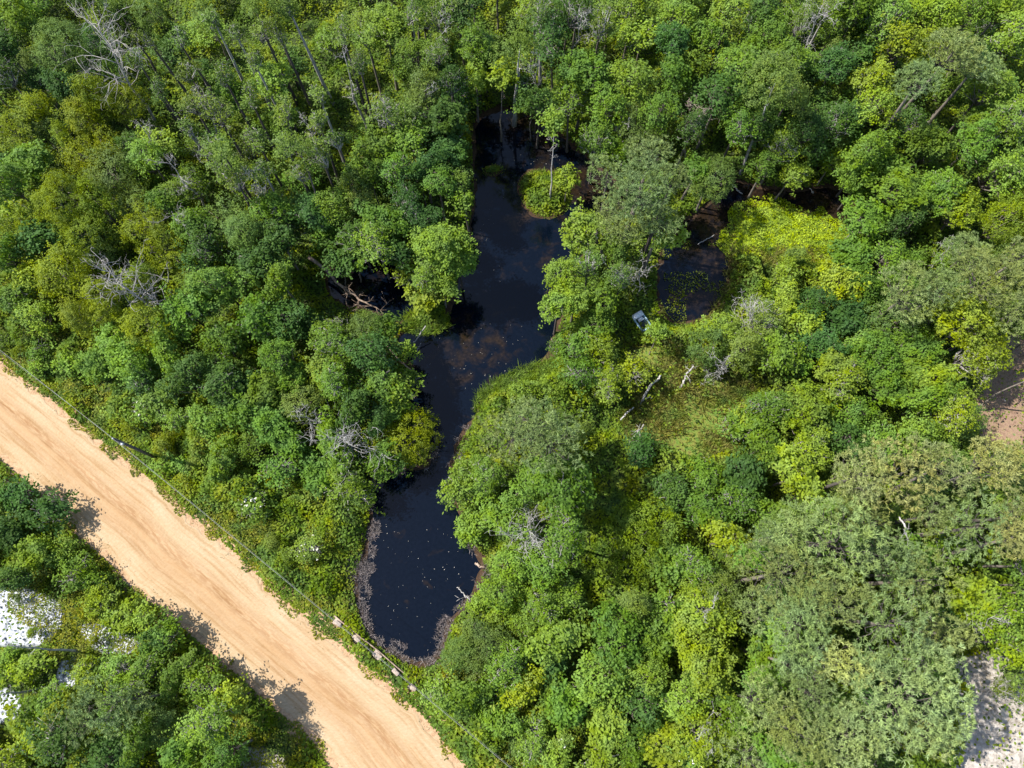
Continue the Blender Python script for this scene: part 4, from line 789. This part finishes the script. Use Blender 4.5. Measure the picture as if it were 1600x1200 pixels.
log('fallen_log', [(1405, 808, 12.2), (1414, 822, 12.6), (1416, 836, 12.2)], [.07, .09, .06], M_PALE, 'white bare limb at the dark gap between the right-hand pines', 'branch', 19, nb=4, sp=.9)

# ------------------------------------------------------------------ power pole, wires, concrete blocks, boat
TOP = V3(178, 686, 8.6); BASE = np.array([TOP[0], TOP[1], 0])
pr = bpy.data.objects.new('power_pole', None); C.objects.link(pr); pr.location = BASE; tagp(pr, 'dark wooden power pole at the edge of the sandy road carrying the wires', 'power pole')
mb = MB(); mb.tube([(0, 0, -.5), (0, 0, 4), (0, 0, 8.7)], [.19, .17, .13], 6); link('pole', mb.mesh('pole', M_POLE, True), pr)
wd = np.array(G([(530, 968)])[0]) - np.array(G([(0, 548)])[0]); wd = wd / np.linalg.norm(wd); wn = np.array([-wd[1], wd[0]])
mb = MB(); mb.tube([(0, 0, 8.7), (0, 0, 8.82), (0, 0, 8.9)], [.07, .09, .05], 6); link('insulator', mb.mesh('insulator', M_METAL, True), pr)
mb = MB(); mb.tube([(wd[0] * .1, wd[1] * .1, 7.7), (wd[0] * .35, wd[1] * .35, 7.72)], [.04, .05], 6); mb.box((wd[0] * .5, wd[1] * .5, 7.7), (.22, .22, .32)); link('bracket', mb.mesh('bracket', M_METAL), pr)
def wire(z0, pxs, label, rad):
    P = []
    ends = [V3(*pxs[0], z0) , TOP + np.array([0, 0, z0 - 8.6]), V3(*pxs[1], z0)]
    for a, b in ((ends[0], ends[1]), (ends[1], ends[2])):
        for t in np.linspace(0, 1, 16)[(0 if not P else 1):]:
            q = a + (b - a) * t; q[2] -= .5 * 4 * t * (1 - t); P.append(q)
    P = np.array(P); c = TOP.copy(); c[2] = 0; mb = MB(); mb.tube(P - c, [rad] * len(P), 4); o = link('power_line', mb.mesh('power_line', M_WIRE), None, c); tagp(o, label, 'power line', 'wires on the power pole')
wire(8.85, ((-120, 455), (860, 1252)), 'upper grey wire running over the roadside weeds and past the pole top', .014)
wire(8.45, ((-120, 460), (862, 1251)), 'lower thin grey wire slung just beneath the upper one', .006)
names = ['topmost', 'second', 'third', 'fourth', 'lowest']
rot = math.atan2(wd[1], wd[0])
for i, (x, y, s) in enumerate([(528, 973, .85), (558, 998, .8), (590, 1024, .95), (619, 1050, .7), (645, 1073, .75)]):
    p = V3(x, y, .25); mb = MB(); mb.box((0, 0, -.05), (s * 1.05, s * .62, .65), rot + rng.normal(0, .12), .05); mb.box((wd[0] * .1, wd[1] * .1, .33), (s * .8, s * .45, .13), rot + .05, .035)
    me = mb.mesh('concrete_block', M_CONC); o = link('concrete_block', me, None, p); md = o.modifiers.new('b', 'BEVEL'); md.width = .05; md.segments = 2
    tagp(o, '%s of the five pale concrete blocks between road and lower pool' % names[i].capitalize().lower(), 'block', 'concrete blocks along the culvert')
# dark rail between the blocks
P = np.array([V3(x, y, .45) for x, y in ((522, 962), (556, 990), (590, 1016), (622, 1044), (656, 1072))]); c = P.mean(0); c[2] = 0
mb = MB(); mb.tube(P - c, [.07] * 5, 4); o = link('rail', mb.mesh('rail', M_LOG), None, c); tagp(o, 'brown rusty rail running along the pond side of the concrete blocks', 'rail')
# small boat under the trees
bo = bpy.data.objects.new('small_boat', None); C.objects.link(bo); bp = V3(1002, 504, .2); bo.location = bp
a0 = V3(997, 497); a1 = V3(1009, 514); bo.rotation_euler = (0, 0, math.atan2(a1[1] - a0[1], a1[0] - a0[0])); tagp(bo, 'small white and pale blue open boat lying on brown ground under trees', 'boat')
M_W = simple('boat_white', [(.3, (.62, .66, .70)), (.7, (.85, .87, .9))], 2, rough=.5); M_T = simple('boat_teal', [(.3, (.20, .34, .40)), (.7, (.36, .50, .56))], 2, rough=.5); M_K = simple('boat_dark', [(.3, (.02, .03, .04)), (.7, (.07, .09, .11))], 4)
mb = MB()
for s in (-1, 1): mb.box((0, s * .62, .22), (2.35, .14, .42))
mb.box((0, 0, .04), (2.3, 1.12, .08)); link('hull', mb.mesh('hull', M_T), bo)
mb = MB(); mb.box((-.86, 0, .32), (.62, 1.38, .24)); link('deck', mb.mesh('deck', M_W), bo)
mb = MB(); mb.box((1.06, 0, .3), (.28, 1.38, .26)); link('transom', mb.mesh('transom', M_T), bo)
for x in (-.28, .45):
    mb = MB(); mb.box((x, .05, .25), (.38, .62, .26)); mb.box((x + .2, .05, .45), (.07, .6, .34)); link('seat', mb.mesh('seat', M_W if x < 0 else M_K), bo)
mb = MB(); mb.box((.1, -.1, .10), (1.2, .9, .06)); link('floor_mat', mb.mesh('floor_mat', M_K), bo)

# ------------------------------------------------------------------ labels: each tree is named from a landmark in the photograph
LM = [('the power pole', 178, 686), ('the largest bare grey tree', 150, 45), ('the fallen log', 540, 445), ('the grassy islet', 850, 300), ('the big pine by the pond', 1000, 300), ('the yellow-green marsh', 1230, 375),
      ('the small boat', 1002, 503), ('the white leafless tree', 825, 830), ('the twisted white dead tree', 537, 690), ('the concrete blocks', 590, 1025), ('the reddish clearing', 1570, 620), ('the lower-right pale sand', 1560, 1100),
      ('the lower-left white ground', 100, 980), ('the lower pool', 650, 890), ('the large speckled pine', 1400, 1085), ('the boggy opening', 1035, 590), ('the thick pale trunk', 806, 150), ('the brown twiggy dead tree', 1092, 170),
      ('the leaning pale trunk', 1190, 200), ('the grey bare snag', 200, 445), ('the roadside tree shadow', 470, 1120), ('the top-right grey pine', 1480, 85), ('the tall grey dead trunk', 548, 130), ('the round dome tree', 962, 1000),
      ('the widest grey-green pine', 1290, 850), ('the strong yellow-green column', 1250, 690), ('the left edge', 0, 300), ('the dark right pool', 1090, 430)]
DIR = ['right of', 'upper right of', 'above', 'upper left of', 'left of', 'lower left of', 'below', 'lower right of']
ORD = ['', 'second ', 'third ', 'fourth ', 'fifth ', 'sixth ', 'seventh ', 'eighth ', 'ninth ', 'tenth ']
bucket = {}
for t in TREES:
    k = min(range(len(LM)), key=lambda i: (LM[i][1] - t['px']) ** 2 + (LM[i][2] - t['py']) ** 2); n, lx, ly = LM[k]
    d = math.hypot(lx - t['px'], ly - t['py']); ang = math.degrees(math.atan2(-(t['py'] - ly), t['px'] - lx)) % 360; w8 = DIR[int((ang + 22.5) // 45) % 8]
    noun = 'shrub' if t['small'] else ('' if t['cat'] == 'pine' else 'tree'); words = t['words']
    size = 'small ' if t['rw'] < 1.7 else ('broad ' if t['rw'] > 3.2 else '')
    if d < 14: w8 = 'at'
    bucket.setdefault((size + words + (' ' + noun if noun else ''), w8, n), []).append((d, t))
for (what, w8, n), L in bucket.items():
    L.sort(key=lambda a: a[0])
    for i, (d, t) in enumerate(L):
        if len(L) == 1: lab = '%s %s %s' % (what, w8, n)
        elif i == 0: lab = 'nearest %s %s %s' % (what, w8, n)
        else: lab = '%s%s %s %s, outward' % (ORD[min(i, 9)], what, w8, n)
        grp = {'shrub': 'shrubs among the trees', 'pine_tree': 'pines of the wood', 'broadleaf_tree': 'broadleaf trees of the wood', 'bushy_tree': 'feathery trees of the wood', 'swamp_tree': 'thin trees of the swamp'}[t['name']]
        tagp(t['o'], lab, t['cat'], grp)
